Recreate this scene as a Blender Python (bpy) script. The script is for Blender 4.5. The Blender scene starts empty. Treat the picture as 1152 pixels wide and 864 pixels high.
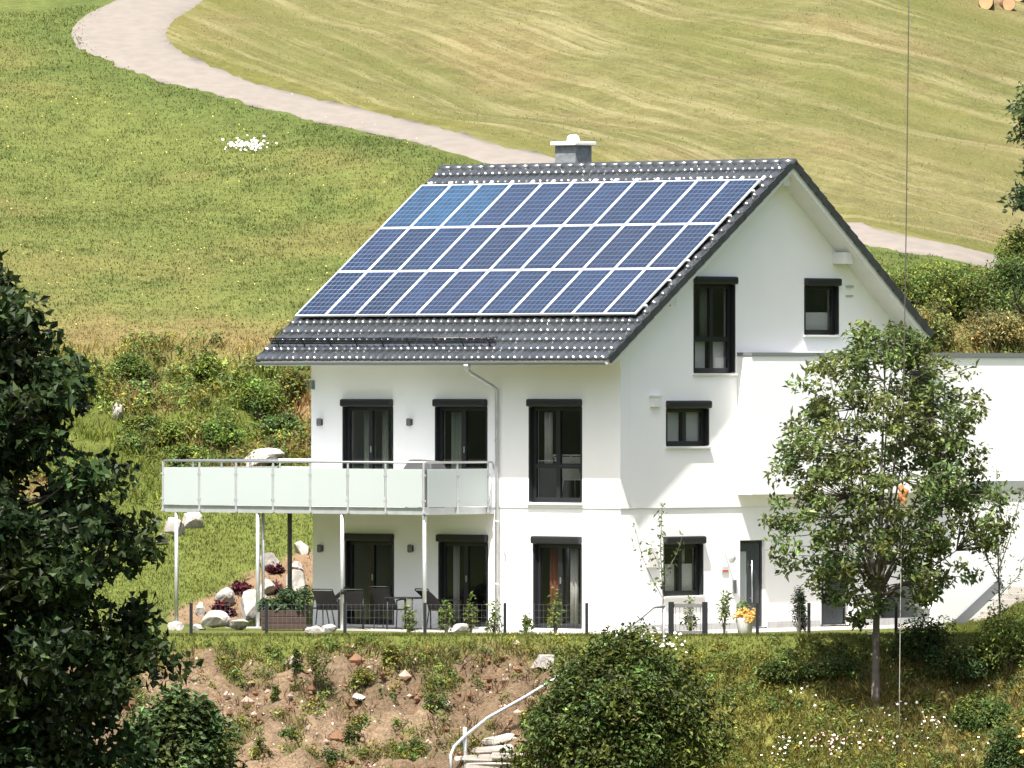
import bpy, bmesh, math, random
import numpy as np
from mathutils import Vector, Matrix
from mathutils.geometry import tessellate_polygon

SC = bpy.context.scene
COL = SC.collection
rnd = random.Random(7)
rng = np.random.default_rng(11)
R = math.radians

# ------------------------------------------------------------------ camera / survey frame
FPX, D0, ZC = 11220.0, 220.0, 5.49          # focal length in photo pixels, camera distance, camera height
A = R(41.5)                                  # yaw of the house
CA, SA = math.cos(A), math.sin(A)
CORNER = Vector((2.39, 0.0, 0.0))            # ground corner between eaves wall and gable wall
HROT = Matrix.Rotation(-A, 4, 'Z')

def l2w(u, w, z):
    return Vector((CORNER.x + CA*u + SA*w, -SA*u + CA*w, z))
def ray_w(x, y):
    return Vector((0, -D0, ZC)), Vector(((x-576)/FPX, 1.0, (432-y)/FPX))
def ray_l(x, y):
    o, d = ray_w(x, y)
    q = o-CORNER
    return (Vector((CA*q.x-SA*q.y, SA*q.x+CA*q.y, q.z)), Vector((CA*d.x-SA*d.y, SA*d.x+CA*d.y, d.z)))
def hit_l(x, y, p, n):
    o, d = ray_l(x, y)
    t = (p-o).dot(n)/d.dot(n)
    return o+d*t
def fac(x, y, w=0.0):
    h = hit_l(x, y, Vector((0, w, 0)), Vector((0, 1, 0))); return h.x, h.z
def gab(x, y, u=0.0):
    h = hit_l(x, y, Vector((u, 0, 0)), Vector((1, 0, 0))); return h.y, h.z
def at(x, y, Y):
    s = (D0+Y)/FPX
    return Vector(((x-576)*s, Y, ZC+(432-y)*s))

# ------------------------------------------------------------------ noise
def vnoise(x, y, seed=0):
    x = np.asarray(x, float); y = np.asarray(y, float)
    xi = np.floor(x).astype(np.int64); yi = np.floor(y).astype(np.int64)
    fx = x-xi; fy = y-yi
    fx = fx*fx*(3-2*fx); fy = fy*fy*(3-2*fy)
    def h(a, b):
        n = (a*374761393 + b*668265263 + seed*1442695041) & 0xFFFFFFFF
        n = ((n ^ (n >> 13))*1274126177) & 0xFFFFFFFF
        return ((n ^ (n >> 16)) & 0xFFFF)/65535.0
    return (h(xi, yi)*(1-fx)+h(xi+1, yi)*fx)*(1-fy)+(h(xi, yi+1)*(1-fx)+h(xi+1, yi+1)*fx)*fy
def fbm(x, y, seed=0, oct=4):
    s = 0; a = .5; t = 0
    for k in range(oct):
        s = s+a*vnoise(np.asarray(x)*2**k, np.asarray(y)*2**k, seed+k*17); t += a; a *= .5
    return s/t
def smooth(a, b, x):
    t = np.clip((np.asarray(x, float)-a)/(b-a), 0, 1); return t*t*(3-2*t)

# ------------------------------------------------------------------ terrain
def yback(X):
    return np.interp(X, [-40, -12, -4.6, 0, 6, 9, 12, 16, 22], [8.8, 8.8, 9.2, 9.8, 10, 9.5, 11.8, 15.5, 18])
def yedge(X):
    return np.interp(X, [-30, 6, 9, 12, 20], [-3.0, -3.0, -3.1, -3.6, -4.0])
def height(X, Y):
    X = np.asarray(X, float); Y = np.asarray(Y, float)
    v = Y-yback(X)
    lawn = np.clip(v, 0, 8)*.335
    bank = np.clip(v-8, 0, 6)*.60
    mead = np.clip(v-14, 0, 400)*.225
    z = lawn+bank+mead
    wild = smooth(7, 9, v)*(1-smooth(13.5, 15, v))
    z = z+wild*(fbm(X*.55, Y*.55, 3)-.5)*1.3
    z = z+smooth(15, 22, v)*(fbm(X*.09, Y*.09, 5, 3)-.5)*1.6
    d = yedge(X)-Y
    fr = -np.clip(d, 0, 5)*.65-np.clip(d-5, 0, 40)*.22
    z = z+fr
    z = z+smooth(0.2, 1.2, d)*(1-smooth(14, 20, d))*(fbm(X*.9, Y*.9, 9, 4)-.5)*.75
    right = smooth(10.3, 12.5, X)*(1-smooth(2, 9, d))*(1-smooth(-1, 3, v))
    z = z+right*.75
    side = np.clip(np.abs(X)-38, 0, 110)*.55
    z = z+side
    return z
def hz(X, Y):
    return float(height(np.array([X]), np.array([Y]))[0])
def ground_px(x, y, y0=-14.0, y1=110.0):
    Y = np.linspace(y0, y1, 6000)
    s = (D0+Y)/FPX
    X = (x-576)*s; Z = ZC+(432-y)*s
    h = height(X, Y)
    i = np.argmax(h >= Z)
    return Vector((X[i], Y[i], h[i]))

# ------------------------------------------------------------------ objects / props
def tag(o, label=None, cat=None, group=None, kind=None):
    if label: o['label'] = label
    if cat: o['category'] = cat
    if group: o['group'] = group
    if kind: o['kind'] = kind
    return o
def empty(name, loc=(0, 0, 0), rot=0.0, label=None, cat=None, group=None):
    o = bpy.data.objects.new(name, None); COL.objects.link(o)
    o.location = loc; o.rotation_euler = (0, 0, rot); o.empty_display_size = .2
    return tag(o, label, cat, group)
def link(name, me, mat, parent=None):
    o = bpy.data.objects.new(name, me); COL.objects.link(o)
    if mat is not None:
        for m in (mat if isinstance(mat, (list, tuple)) else [mat]): me.materials.append(m)
    if parent: o.parent = parent
    return o
def copy_tree(o, parent=None):
    c = o.copy(); COL.objects.link(c)
    if parent: c.parent = parent
    for ch in [k for k in SC.objects if k.parent == o]:
        copy_tree(ch, c)
    return c

class MB:
    """collects shapes into one mesh"""
    def __init__(s): s.v = []; s.f = []; s.sm = []; s.mi = []; s.m = 0
    def add(s, vs, fs, sm=False):
        b = len(s.v); s.v += [tuple(v) for v in vs]
        for f in fs: s.f.append(tuple(b+i for i in f)); s.sm.append(sm); s.mi.append(s.m)
    def box(s, x0, x1, y0, y1, z0, z1, M=None):
        vs = [(x, y, z) for z in (z0, z1) for y in (y0, y1) for x in (x0, x1)]
        if M: vs = [M(*v) for v in vs]
        s.add(vs, [(0, 2, 3, 1), (4, 5, 7, 6), (0, 1, 5, 4), (2, 6, 7, 3), (0, 4, 6, 2), (1, 3, 7, 5)])
        return s
    def bar(s, p, q, a, b=None, up=(0, 0, 1)):
        p = Vector(p); q = Vector(q); b = b or a
        d = (q-p).normalized(); up = Vector(up)
        if abs(d.dot(up)) > .98: up = Vector((1, 0, 0))
        r = d.cross(up).normalized(); n = r.cross(d)
        vs = []
        for e in (p, q):
            for i, j in ((-1, -1), (1, -1), (1, 1), (-1, 1)): vs.append(e+r*a/2*i+n*b/2*j)
        s.add(vs, [(0, 3, 2, 1), (4, 5, 6, 7), (0, 1, 5, 4), (1, 2, 6, 5), (2, 3, 7, 6), (3, 0, 4, 7)])
        return s
    def tube(s, pts, rad, n=8, cap=True):
        pts = [Vector(p) for p in pts]
        if not isinstance(rad, (list, tuple)): rad = [rad]*len(pts)
        vs = []; prev = None
        for i, p in enumerate(pts):
            a = pts[max(0, i-1)]; b = pts[min(len(pts)-1, i+1)]
            d = (b-a).normalized()
            if prev is None:
                up = Vector((0, 0, 1)) if abs(d.z) < .9 else Vector((1, 0, 0))
                r = d.cross(up).normalized()
            else:
                r = (prev-d*prev.dot(d)).normalized()
            prev = r; t = d.cross(r)
            for k in range(n):
                an = 2*math.pi*k/n
                vs.append(p+(r*math.cos(an)+t*math.sin(an))*rad[i])
        fs = []
        for i in range(len(pts)-1):
            for k in range(n):
                fs.append((i*n+k, i*n+(k+1) % n, (i+1)*n+(k+1) % n, (i+1)*n+k))
        s.add(vs, fs, True)
        if cap:
            b = len(s.v)-len(vs)
            s.f.append(tuple(b+k for k in range(n))); s.sm.append(False); s.mi.append(s.m)
            s.f.append(tuple(b+(len(pts)-1)*n+k for k in range(n))); s.sm.append(False); s.mi.append(s.m)
        return s
    def lathe(s, prof, c=(0, 0, 0), n=20):
        vs = [(c[0]+r*math.cos(2*math.pi*k/n), c[1]+r*math.sin(2*math.pi*k/n), c[2]+z) for r, z in prof for k in range(n)]
        fs = [(i*n+k, i*n+(k+1) % n, (i+1)*n+(k+1) % n, (i+1)*n+k) for i in range(len(prof)-1) for k in range(n)]
        fs.append(tuple(range(n))[::-1]); fs.append(tuple((len(prof)-1)*n+k for k in range(n)))
        s.add(vs, fs, True); return s
    def mesh(s, name, fix=True, bevel=0):
        me = bpy.data.meshes.new(name)
        me.from_pydata(s.v, [], s.f)
        me.polygons.foreach_set('use_smooth', s.sm)
        me.polygons.foreach_set('material_index', s.mi)
        if fix or bevel:
            bm = bmesh.new(); bm.from_mesh(me)
            if bevel:
                es = [e for e in bm.edges if len(e.link_faces) == 2 and e.calc_face_angle(0) > .9]
                bmesh.ops.bevel(bm, geom=es, offset=bevel, segments=2, affect='EDGES', profile=.6, clamp_overlap=True)
            bmesh.ops.recalc_face_normals(bm, faces=bm.faces[:])
            bm.to_mesh(me); bm.free()
        me.update()
        return me
    def build(s, name, mat, parent=None, fix=True, bevel=0):
        return link(name, s.mesh(name, fix, bevel), mat, parent)

def np_mesh(name, V, F, mat, parent=None, colors=None, smooth_=False, attrs=None):
    """V (n,3), F (m,k) constant polygon size"""
    me = bpy.data.meshes.new(name)
    V = np.asarray(V, np.float32); F = np.asarray(F, np.int32)
    me.vertices.add(len(V)); me.vertices.foreach_set('co', V.ravel())
    k = F.shape[1]
    me.loops.add(F.size); me.loops.foreach_set('vertex_index', F.ravel())
    me.polygons.add(len(F))
    me.polygons.foreach_set('loop_start', np.arange(0, F.size, k, dtype=np.int32))
    me.polygons.foreach_set('loop_total', np.full(len(F), k, np.int32))
    me.polygons.foreach_set('use_smooth', np.full(len(F), smooth_, bool))
    if colors is not None:
        ca = me.color_attributes.new('Col', 'FLOAT_COLOR', 'POINT')
        c4 = np.ones((len(V), 4), np.float32); c4[:, :3] = colors
        ca.data.foreach_set('color', c4.ravel())
    for nm, val in (attrs or {}).items():
        at_ = me.attributes.new(nm, 'FLOAT', 'POINT'); at_.data.foreach_set('value', np.asarray(val, np.float32))
    me.update(calc_edges=True); me.validate()
    return link(name, me, mat, parent)

# ------------------------------------------------------------------ materials
def new_mat(name):
    m = bpy.data.materials.new(name); m.use_nodes = True
    nt = m.node_tree; b = nt.nodes['Principled BSDF']
    return m, nt, b
def plain(name, col, rough=.5, metal=0.0, spec=.5, var=.0, scale=8.0, bump=0.0, bscale=40.0):
    m, nt, b = new_mat(name)
    b.inputs['Base Color'].default_value = (*col, 1)
    b.inputs['Roughness'].default_value = rough
    b.inputs['Metallic'].default_value = metal
    b.inputs['Specular IOR Level'].default_value = spec
    tc = nt.nodes.new('ShaderNodeTexCoord')
    if var:
        n = nt.nodes.new('ShaderNodeTexNoise'); n.inputs['Scale'].default_value = scale; n.inputs['Detail'].default_value = 5
        nt.links.new(tc.outputs['Object'], n.inputs['Vector'])
        mr = nt.nodes.new('ShaderNodeMapRange'); mr.inputs[1].default_value = .3; mr.inputs[2].default_value = .7
        mr.inputs[3].default_value = 1-var; mr.inputs[4].default_value = 1+var
        nt.links.new(n.outputs['Fac'], mr.inputs[0])
        mx = nt.nodes.new('ShaderNodeVectorMath'); mx.operation = 'SCALE'; mx.inputs[0].default_value = col
        nt.links.new(mr.outputs[0], mx.inputs['Scale']); nt.links.new(mx.outputs[0], b.inputs['Base Color'])
    if bump:
        n = nt.nodes.new('ShaderNodeTexNoise'); n.inputs['Scale'].default_value = bscale; n.inputs['Detail'].default_value = 4
        nt.links.new(tc.outputs['Object'], n.inputs['Vector'])
        bp = nt.nodes.new('ShaderNodeBump'); bp.inputs['Strength'].default_value = bump; bp.inputs['Distance'].default_value = .02
        nt.links.new(n.outputs['Fac'], bp.inputs['Height']); nt.links.new(bp.outputs['Normal'], b.inputs['Normal'])
    return m
def leaf_mat(name, rough=.45, trans=.28, spec=.35):
    m, nt, b = new_mat(name)
    at_ = nt.nodes.new('ShaderNodeAttribute'); at_.attribute_name = 'Col'
    nt.links.new(at_.outputs['Color'], b.inputs['Base Color'])
    b.inputs['Roughness'].default_value = rough
    b.inputs['Specular IOR Level'].default_value = spec
    tr = nt.nodes.new('ShaderNodeBsdfTranslucent')
    hs = nt.nodes.new('ShaderNodeHueSaturation'); hs.inputs['Value'].default_value = 1.5; hs.inputs['Hue'].default_value = .485
    nt.links.new(at_.outputs['Color'], hs.inputs['Color']); nt.links.new(hs.outputs[0], tr.inputs['Color'])
    mx = nt.nodes.new('ShaderNodeMixShader'); mx.inputs[0].default_value = trans
    nt.links.new(b.outputs[0], mx.inputs[1]); nt.links.new(tr.outputs[0], mx.inputs[2])
    nt.links.new(mx.outputs[0], nt.nodes['Material Output'].inputs['Surface'])
    return m
def glass_mat(name, tint=(.80, .81, .81), gl=1.0):
    m, nt, b = new_mat(name); nt.nodes.remove(b)
    lw = nt.nodes.new('ShaderNodeLayerWeight'); lw.inputs['Blend'].default_value = .5
    p5 = nt.nodes.new('ShaderNodeMath'); p5.operation = 'POWER'; p5.inputs[1].default_value = 5
    nt.links.new(lw.outputs['Facing'], p5.inputs[0])
    fr = nt.nodes.new('ShaderNodeMath'); fr.operation = 'MULTIPLY_ADD'; fr.inputs[1].default_value = .955; fr.inputs[2].default_value = .045
    nt.links.new(p5.outputs[0], fr.inputs[0])
    tp = nt.nodes.new('ShaderNodeBsdfTransparent'); tp.inputs['Color'].default_value = (*tint, 1)
    g = nt.nodes.new('ShaderNodeBsdfGlossy'); g.inputs['Roughness'].default_value = .02
    g.inputs['Color'].default_value = (gl, gl, gl, 1)
    mx = nt.nodes.new('ShaderNodeMixShader')
    nt.links.new(fr.outputs[0], mx.inputs[0]); nt.links.new(tp.outputs[0], mx.inputs[1]); nt.links.new(g.outputs[0], mx.inputs[2])
    nt.links.new(mx.outputs[0], nt.nodes['Material Output'].inputs['Surface'])
    return m
def frosted_mat(name):
    m, nt, b = new_mat(name)
    b.inputs['Base Color'].default_value = (.56, .605, .595, 1); b.inputs['Roughness'].default_value = .25
    tr = nt.nodes.new('ShaderNodeBsdfTranslucent'); tr.inputs['Color'].default_value = (.63, .68, .67, 1)
    mx = nt.nodes.new('ShaderNodeMixShader'); mx.inputs[0].default_value = .42
    nt.links.new(b.outputs[0], mx.inputs[1]); nt.links.new(tr.outputs[0], mx.inputs[2])
    nt.links.new(mx.outputs[0], nt.nodes['Material Output'].inputs['Surface'])
    return m
def ground_mat():
    m, nt, b = new_mat('ground_cover'); N = nt.nodes; L = nt.links
    at_ = N.new('ShaderNodeAttribute'); at_.attribute_name = 'Col'
    mo = N.new('ShaderNodeAttribute'); mo.attribute_name = 'mown'
    so = N.new('ShaderNodeAttribute'); so.attribute_name = 'soil'
    geo = N.new('ShaderNodeNewGeometry')
    def noise(scale, det=4, vec=None):
        n = N.new('ShaderNodeTexNoise'); n.inputs['Scale'].default_value = scale; n.inputs['Detail'].default_value = det
        n.inputs['Roughness'].default_value = .65
        L.new(vec or geo.outputs['Position'], n.inputs['Vector']); return n
    def rng_(src, a, b_, c, d):
        r = N.new('ShaderNodeMapRange'); r.inputs[1].default_value = a; r.inputs[2].default_value = b_
        r.inputs[3].default_value = c; r.inputs[4].default_value = d; L.new(src, r.inputs[0]); return r.outputs[0]
    def math_(op, a, b_):
        n = N.new('ShaderNodeMath'); n.operation = op
        for i, s in enumerate((a, b_)):
            if isinstance(s, (int, float)): n.inputs[i].default_value = s
            else: L.new(s, n.inputs[i])
        return n.outputs[0]
    n1 = noise(5.5, 5); n2 = noise(1.1, 4)
    f = math_('MULTIPLY', rng_(n1.outputs['Fac'], .3, .7, .80, 1.2), rng_(n2.outputs['Fac'], .3, .7, .82, 1.18))
    n3_ = noise(15.0, 5)
    f = math_('MULTIPLY', f, math_('ADD', 1.0, math_('MULTIPLY', so.outputs['Fac'], rng_(n3_.outputs['Fac'], .3, .7, -.42, .35))))
    sc = N.new('ShaderNodeVectorMath'); sc.operation = 'SCALE'; L.new(at_.outputs['Color'], sc.inputs[0]); L.new(f, sc.inputs['Scale'])
    # mowing swaths: rings of cut grass round the knoll at the top right
    sb = N.new('ShaderNodeVectorMath'); sb.operation = 'SUBTRACT'; sb.inputs[1].default_value = (16.5, 69, 0)
    L.new(geo.outputs['Position'], sb.inputs[0])
    ml = N.new('ShaderNodeVectorMath'); ml.operation = 'MULTIPLY'; ml.inputs[1].default_value = (1, 1, 0); L.new(sb.outputs[0], ml.inputs[0])
    sp = N.new('ShaderNodeSeparateXYZ'); L.new(ml.outputs[0], sp.inputs[0])
    sm = N.new('ShaderNodeMath'); sm.operation = 'SMOOTH_MIN'; sm.inputs[1].default_value = -7.0; sm.inputs[2].default_value = 7.0
    L.new(sp.outputs[0], sm.inputs[0])
    rr = math_('MULTIPLY', math_('ADD', math_('MULTIPLY', sm.outputs[0], 1.55), sp.outputs[1]), .62)
    wob = noise(.07, 1); wob2 = noise(.8, 3)
    rad = math_('ADD', math_('ADD', rr, math_('MULTIPLY', wob.outputs['Fac'], 3.0)), math_('MULTIPLY', wob2.outputs['Fac'], .35))
    alo = math_('MULTIPLY', math_('SUBTRACT', sp.outputs[0], sp.outputs[1]), .06)
    cv = N.new('ShaderNodeCombineXYZ'); L.new(math_('MULTIPLY', rad, 1.35), cv.inputs[0]); L.new(alo, cv.inputs[1])
    fine = N.new('ShaderNodeTexNoise'); fine.noise_dimensions = '2D'; fine.inputs['Scale'].default_value = 1.0; fine.inputs['Detail'].default_value = 4
    fine.inputs['Roughness'].default_value = .68
    L.new(cv.outputs[0], fine.inputs['Vector'])
    cw_ = N.new('ShaderNodeCombineXYZ'); L.new(math_('MULTIPLY', rad, .36), cw_.inputs[0]); L.new(math_('MULTIPLY', alo, .5), cw_.inputs[1])
    wide = N.new('ShaderNodeTexNoise'); wide.noise_dimensions = '2D'; wide.inputs['Scale'].default_value = 1.0; wide.inputs['Detail'].default_value = 2
    L.new(cw_.outputs[0], wide.inputs['Vector'])
    patch = noise(.35, 3)
    st = math_('MULTIPLY', rng_(fine.outputs['Fac'], .47, .66, 0, 1), rng_(patch.outputs['Fac'], .35, .6, .25, 1))
    st = math_('MULTIPLY', math_('MINIMUM', st, 1), mo.outputs['Fac'])
    mx = N.new('ShaderNodeMix'); mx.data_type = 'RGBA'
    L.new(math_('MULTIPLY', st, .55), mx.inputs[0]); L.new(sc.outputs[0], mx.inputs[6]); mx.inputs[7].default_value = (.25, .22, .12, 1)
    gr = N.new('ShaderNodeMix'); gr.data_type = 'RGBA'
    gg = math_('MULTIPLY', math_('MULTIPLY', rng_(wide.outputs['Fac'], .52, .68, 0, 1), mo.outputs['Fac']), .6)
    L.new(gg, gr.inputs[0]); L.new(mx.outputs[2], gr.inputs[6]); gr.inputs[7].default_value = (.092, .096, .028, 1)
    # soil clods and small stones
    vo = N.new('ShaderNodeTexVoronoi'); vo.inputs['Scale'].default_value = 5.5; L.new(geo.outputs['Position'], vo.inputs['Vector'])
    peb = math_('MULTIPLY', rng_(vo.outputs['Distance'], .16, .10, 0, 1), so.outputs['Fac'])
    wn = N.new('ShaderNodeMath'); wn.operation = 'GREATER_THAN'; wn.inputs[1].default_value = .72
    sepc = N.new('ShaderNodeSeparateColor'); L.new(vo.outputs['Color'], sepc.inputs[0]); L.new(sepc.outputs[0], wn.inputs[0])
    peb = math_('MULTIPLY', peb, wn.outputs[0])
    pm = N.new('ShaderNodeMix'); pm.data_type = 'RGBA'; L.new(peb, pm.inputs[0]); L.new(gr.outputs[2], pm.inputs[6]); pm.inputs[7].default_value = (.5, .43, .36, 1)
    L.new(pm.outputs[2], b.inputs['Base Color'])
    b.inputs['Roughness'].default_value = .95; b.inputs['Specular IOR Level'].default_value = .1
    bp = N.new('ShaderNodeBump'); bp.inputs['Strength'].default_value = .9; bp.inputs['Distance'].default_value = .12
    L.new(n1.outputs['Fac'], bp.inputs['Height']); L.new(bp.outputs['Normal'], b.inputs['Normal'])
    return m

M = {}
M['render'] = plain('white_render', (.865, .862, .85), .9, spec=.15, var=.025, scale=.55, bump=.12, bscale=90)
M['render_low'] = plain('white_render_base', (.86, .856, .842), .9, spec=.15, var=.025, scale=.9, bump=.12, bscale=90)
M['plinth'] = plain('plinth_grey', (.42, .42, .41), .9, var=.1, scale=3)
M['soffit'] = plain('white_painted_wood', (.74, .74, .72), .55, var=.03, scale=3)
M['tile'] = plain('anthracite_roof_tile', (.036, .040, .043), .2, spec=.75, var=.22, scale=5)
M['dark'] = plain('anthracite_frame', (.012, .0135, .015), .4)
M['shut'] = plain('anthracite_shutter', (.012, .0135, .015), .45)
M['glass'] = glass_mat('window_glass')
M['frost'] = frosted_mat('frosted_glass')
M['steel'] = plain('brushed_steel', (.55, .56, .57), .35, metal=.85)
M['zinc'] = plain('galvanised_steel', (.50, .52, .53), .45, metal=.55, var=.08, scale=6)
M['steel_dark'] = plain('dark_steel', (.13, .13, .125), .6, var=.15)
M['gutter'] = plain('zinc_gutter', (.19, .20, .21), .5, metal=.2)
M['alu'] = plain('aluminium_frame', (.80, .81, .82), .38, metal=.35)
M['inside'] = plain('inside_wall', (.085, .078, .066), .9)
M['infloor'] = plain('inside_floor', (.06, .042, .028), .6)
M['curtain'] = plain('white_curtain', (.62, .60, .55), .9)
M['curtain_green'] = plain('sage_curtain', (.30, .33, .26), .9)
M['curtain_red'] = plain('red_curtain', (.24, .075, .045), .9)
M['blind'] = plain('pale_blind', (.84, .83, .80), .8)
M['door'] = plain('grey_door', (.035, .043, .048), .45)
M['chim'] = plain('slate_cladding', (.17, .185, .20), .6, var=.25, scale=9)
M['capst'] = plain('pale_concrete', (.66, .64, .60), .8, var=.06)
M['mesh'] = plain('charcoal_mesh', (.009, .010, .012), .6)
M['tabletop'] = plain('pale_table_top', (.52, .52, .50), .4)
M['wood'] = plain('brown_wood', (.042, .022, .014), .7, var=.2, scale=7)
M['white'] = plain('white_lacquer', (.75, .75, .73), .4)
M['stone'] = plain('white_limestone', (.30, .28, .255), .9, var=.32, scale=3.2, bump=.8, bscale=7)
M['slab'] = plain('pale_stone_slab', (.40, .37, .33), .9, var=.16, scale=5, bump=.4, bscale=20)
M['paving'] = plain('terrace_paving', (.30, .28, .25), .9, var=.12, scale=3)
M['road'] = plain('pale_path_surface', (.168, .150, .131), .95, spec=.1, var=.08, scale=2.6, bump=.5, bscale=25)
M['bark'] = plain('grey_bark', (.10, .085, .07), .9, var=.3, scale=6, bump=.6, bscale=30)
M['bark_dark'] = plain('dark_bark', (.05, .042, .035), .9, var=.3, scale=6)
M['leaf'] = leaf_mat('leaf_green', .5, .36, .2)
M['leaf_gloss'] = leaf_mat('leaf_glossy', .5, .26, .16)
M['grass'] = leaf_mat('grass_blade', .7, .5, .12)
M['petal'] = plain('white_petal', (.78, .77, .74), .8)
M['petal_y'] = plain('yellow_petal', (.72, .55, .14), .8)
M['petal_o'] = plain('orange_petal', (.75, .28, .08), .8)
M['petal_p'] = plain('pink_petal', (.62, .38, .36), .8)
M['pot'] = plain('pale_stone_pot', (.55, .55, .53), .8)
M['cord'] = plain('dark_steel_cord', (.06, .055, .05), .6)
M['cordw'] = plain('pale_cord', (.28, .26, .23), .6)
M['ribbon'] = plain('orange_cloth', (.36, .16, .055), .8)
M['log_end'] = plain('cut_wood', (.40, .26, .13), .85, var=.15, scale=6)
M['log_bark'] = plain('log_bark', (.20, .11, .06), .95, var=.3, scale=6)
M['green_lacquer'] = plain('black_cover', (.05, .05, .053), .7)
M['lamp'] = plain('grey_lamp_metal', (.16, .16, .16), .45, metal=.4)
M['red'] = plain('red_band', (.55, .05, .05), .5)

# ------------------------------------------------------------------ world, sun, camera
SEL, SAZ = R(63.5), R(20.3)                          # sun elevation; angle left of the line behind the camera
SUN = Vector((-math.sin(SAZ)*math.cos(SEL), -math.cos(SAZ)*math.cos(SEL), math.sin(SEL)))
sun_el = math.asin(SUN.z); sun_az = math.atan2(SUN.x, SUN.y)
wd = bpy.data.worlds.new('World'); SC.world = wd; wd.use_nodes = True
nt = wd.node_tree
sky = nt.nodes.new('ShaderNodeTexSky'); sky.sky_type = 'NISHITA'; sky.sun_disc = False
sky.sun_elevation = sun_el; sky.sun_rotation = sun_az; sky.air_density = 1.0; sky.dust_density = 4.5; sky.ozone_density = .35
bg = nt.nodes['Background']; bg.inputs['Strength'].default_value = .110
nt.links.new(sky.outputs[0], bg.inputs['Color'])
sl = bpy.data.lights.new('sun', 'SUN'); sl.energy = 5.0; sl.angle = R(.5); sl.color = (1, .965, .905)
so = bpy.data.objects.new('sun', sl); COL.objects.link(so)
so.rotation_euler = SUN.to_track_quat('Z', 'Y').to_euler(); so.location = SUN*60
cam = bpy.data.cameras.new('camera'); cam.sensor_width = 36; cam.lens = 36*FPX/1152
cam.clip_start = 1; cam.clip_end = 2500
co = bpy.data.objects.new('camera', cam); COL.objects.link(co)
co.location = (0, -D0, ZC); co.rotation_euler = (R(90), 0, 0)
SC.camera = co
SC.view_settings.view_transform = 'Standard'; SC.view_settings.look = 'None'
SC.view_settings.exposure = 1.25; SC.view_settings.gamma = 1; SC.view_settings.use_curve_mapping = False
SC.render.engine = 'CYCLES'
SC.cycles.max_bounces = 6; SC.cycles.transparent_max_bounces = 12; SC.cycles.diffuse_bounces = 3

# ------------------------------------------------------------------ road trace -> plan
LOW_PX = [(330, -62), (225, -38), (160, -14), (128, 2), (100, 14), (83, 26), (75, 38), (85, 52), (121, 71), (174, 90), (222, 101), (278, 118), (330, 130),
          (400, 145), (437, 154), (492, 168), (548, 185), (660, 206), (800, 236), (900, 260), (971, 276), (1017, 285), (1052, 289), (1113, 303), (1180, 320), (1300, 350)]
UP_PX = [(430, -62), (330, -42), (262, -18), (229, 2), (208, 15), (194, 27), (187, 38), (194, 52), (222, 68), (260, 83), (312, 101), (400, 121),
         (440, 131), (492, 143), (548, 161), (626, 178), (760, 208), (880, 235), (952, 251), (992, 260), (1044, 270), (1107, 285), (1180, 303), (1300, 332)]
def densify(px, n):
    P = [ground_px(x, y, 12.0) for x, y in px]
    d = [0]
    for a, b in zip(P, P[1:]): d.append(d[-1]+(b-a).length)
    t = np.linspace(0, d[-1], n)
    X = np.interp(t, d, [p.x for p in P]); Y = np.interp(t, d, [p.y for p in P])
    for _ in range(3):
        X[1:-1] = (X[:-2]+2*X[1:-1]+X[2:])/4; Y[1:-1] = (Y[:-2]+2*Y[1:-1]+Y[2:])/4
    return X, Y
NR = 260
lx, ly = densify(LOW_PX, NR); ux, uy = densify(UP_PX, NR)
# wide strip in plan
K = 7
RV = []; 
for k in range(K):
    t = [-.012, .03, .2, .5, .8, .97, 1.012][k]
    x = lx*(1-t)+ux*t; y = ly*(1-t)+uy*t
    jit = (vnoise(np.arange(NR)*.8, np.full(NR, k*3.1), 4)-.5)*(.45 if k in (1, K-2) else 0)
    x = x+jit*.5; y = y+jit
    z = height(x, y)+(-.06 if k in (0, K-1) else .022+.03*math.sin(math.pi*t))
    RV.append(np.stack([x, y, z], 1))
RV = np.stack(RV, 1).reshape(-1, 3)
RF = [(i*K+k, i*K+k+1, (i+1)*K+k+1, (i+1)*K+k) for i in range(NR-1) for k in range(K-1)]
o = np_mesh('gravel_path', RV, RF, M['road'], smooth_=True)
tag(o, 'pale gravel path curving down the meadow behind the house', 'path', kind='structure')

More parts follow.
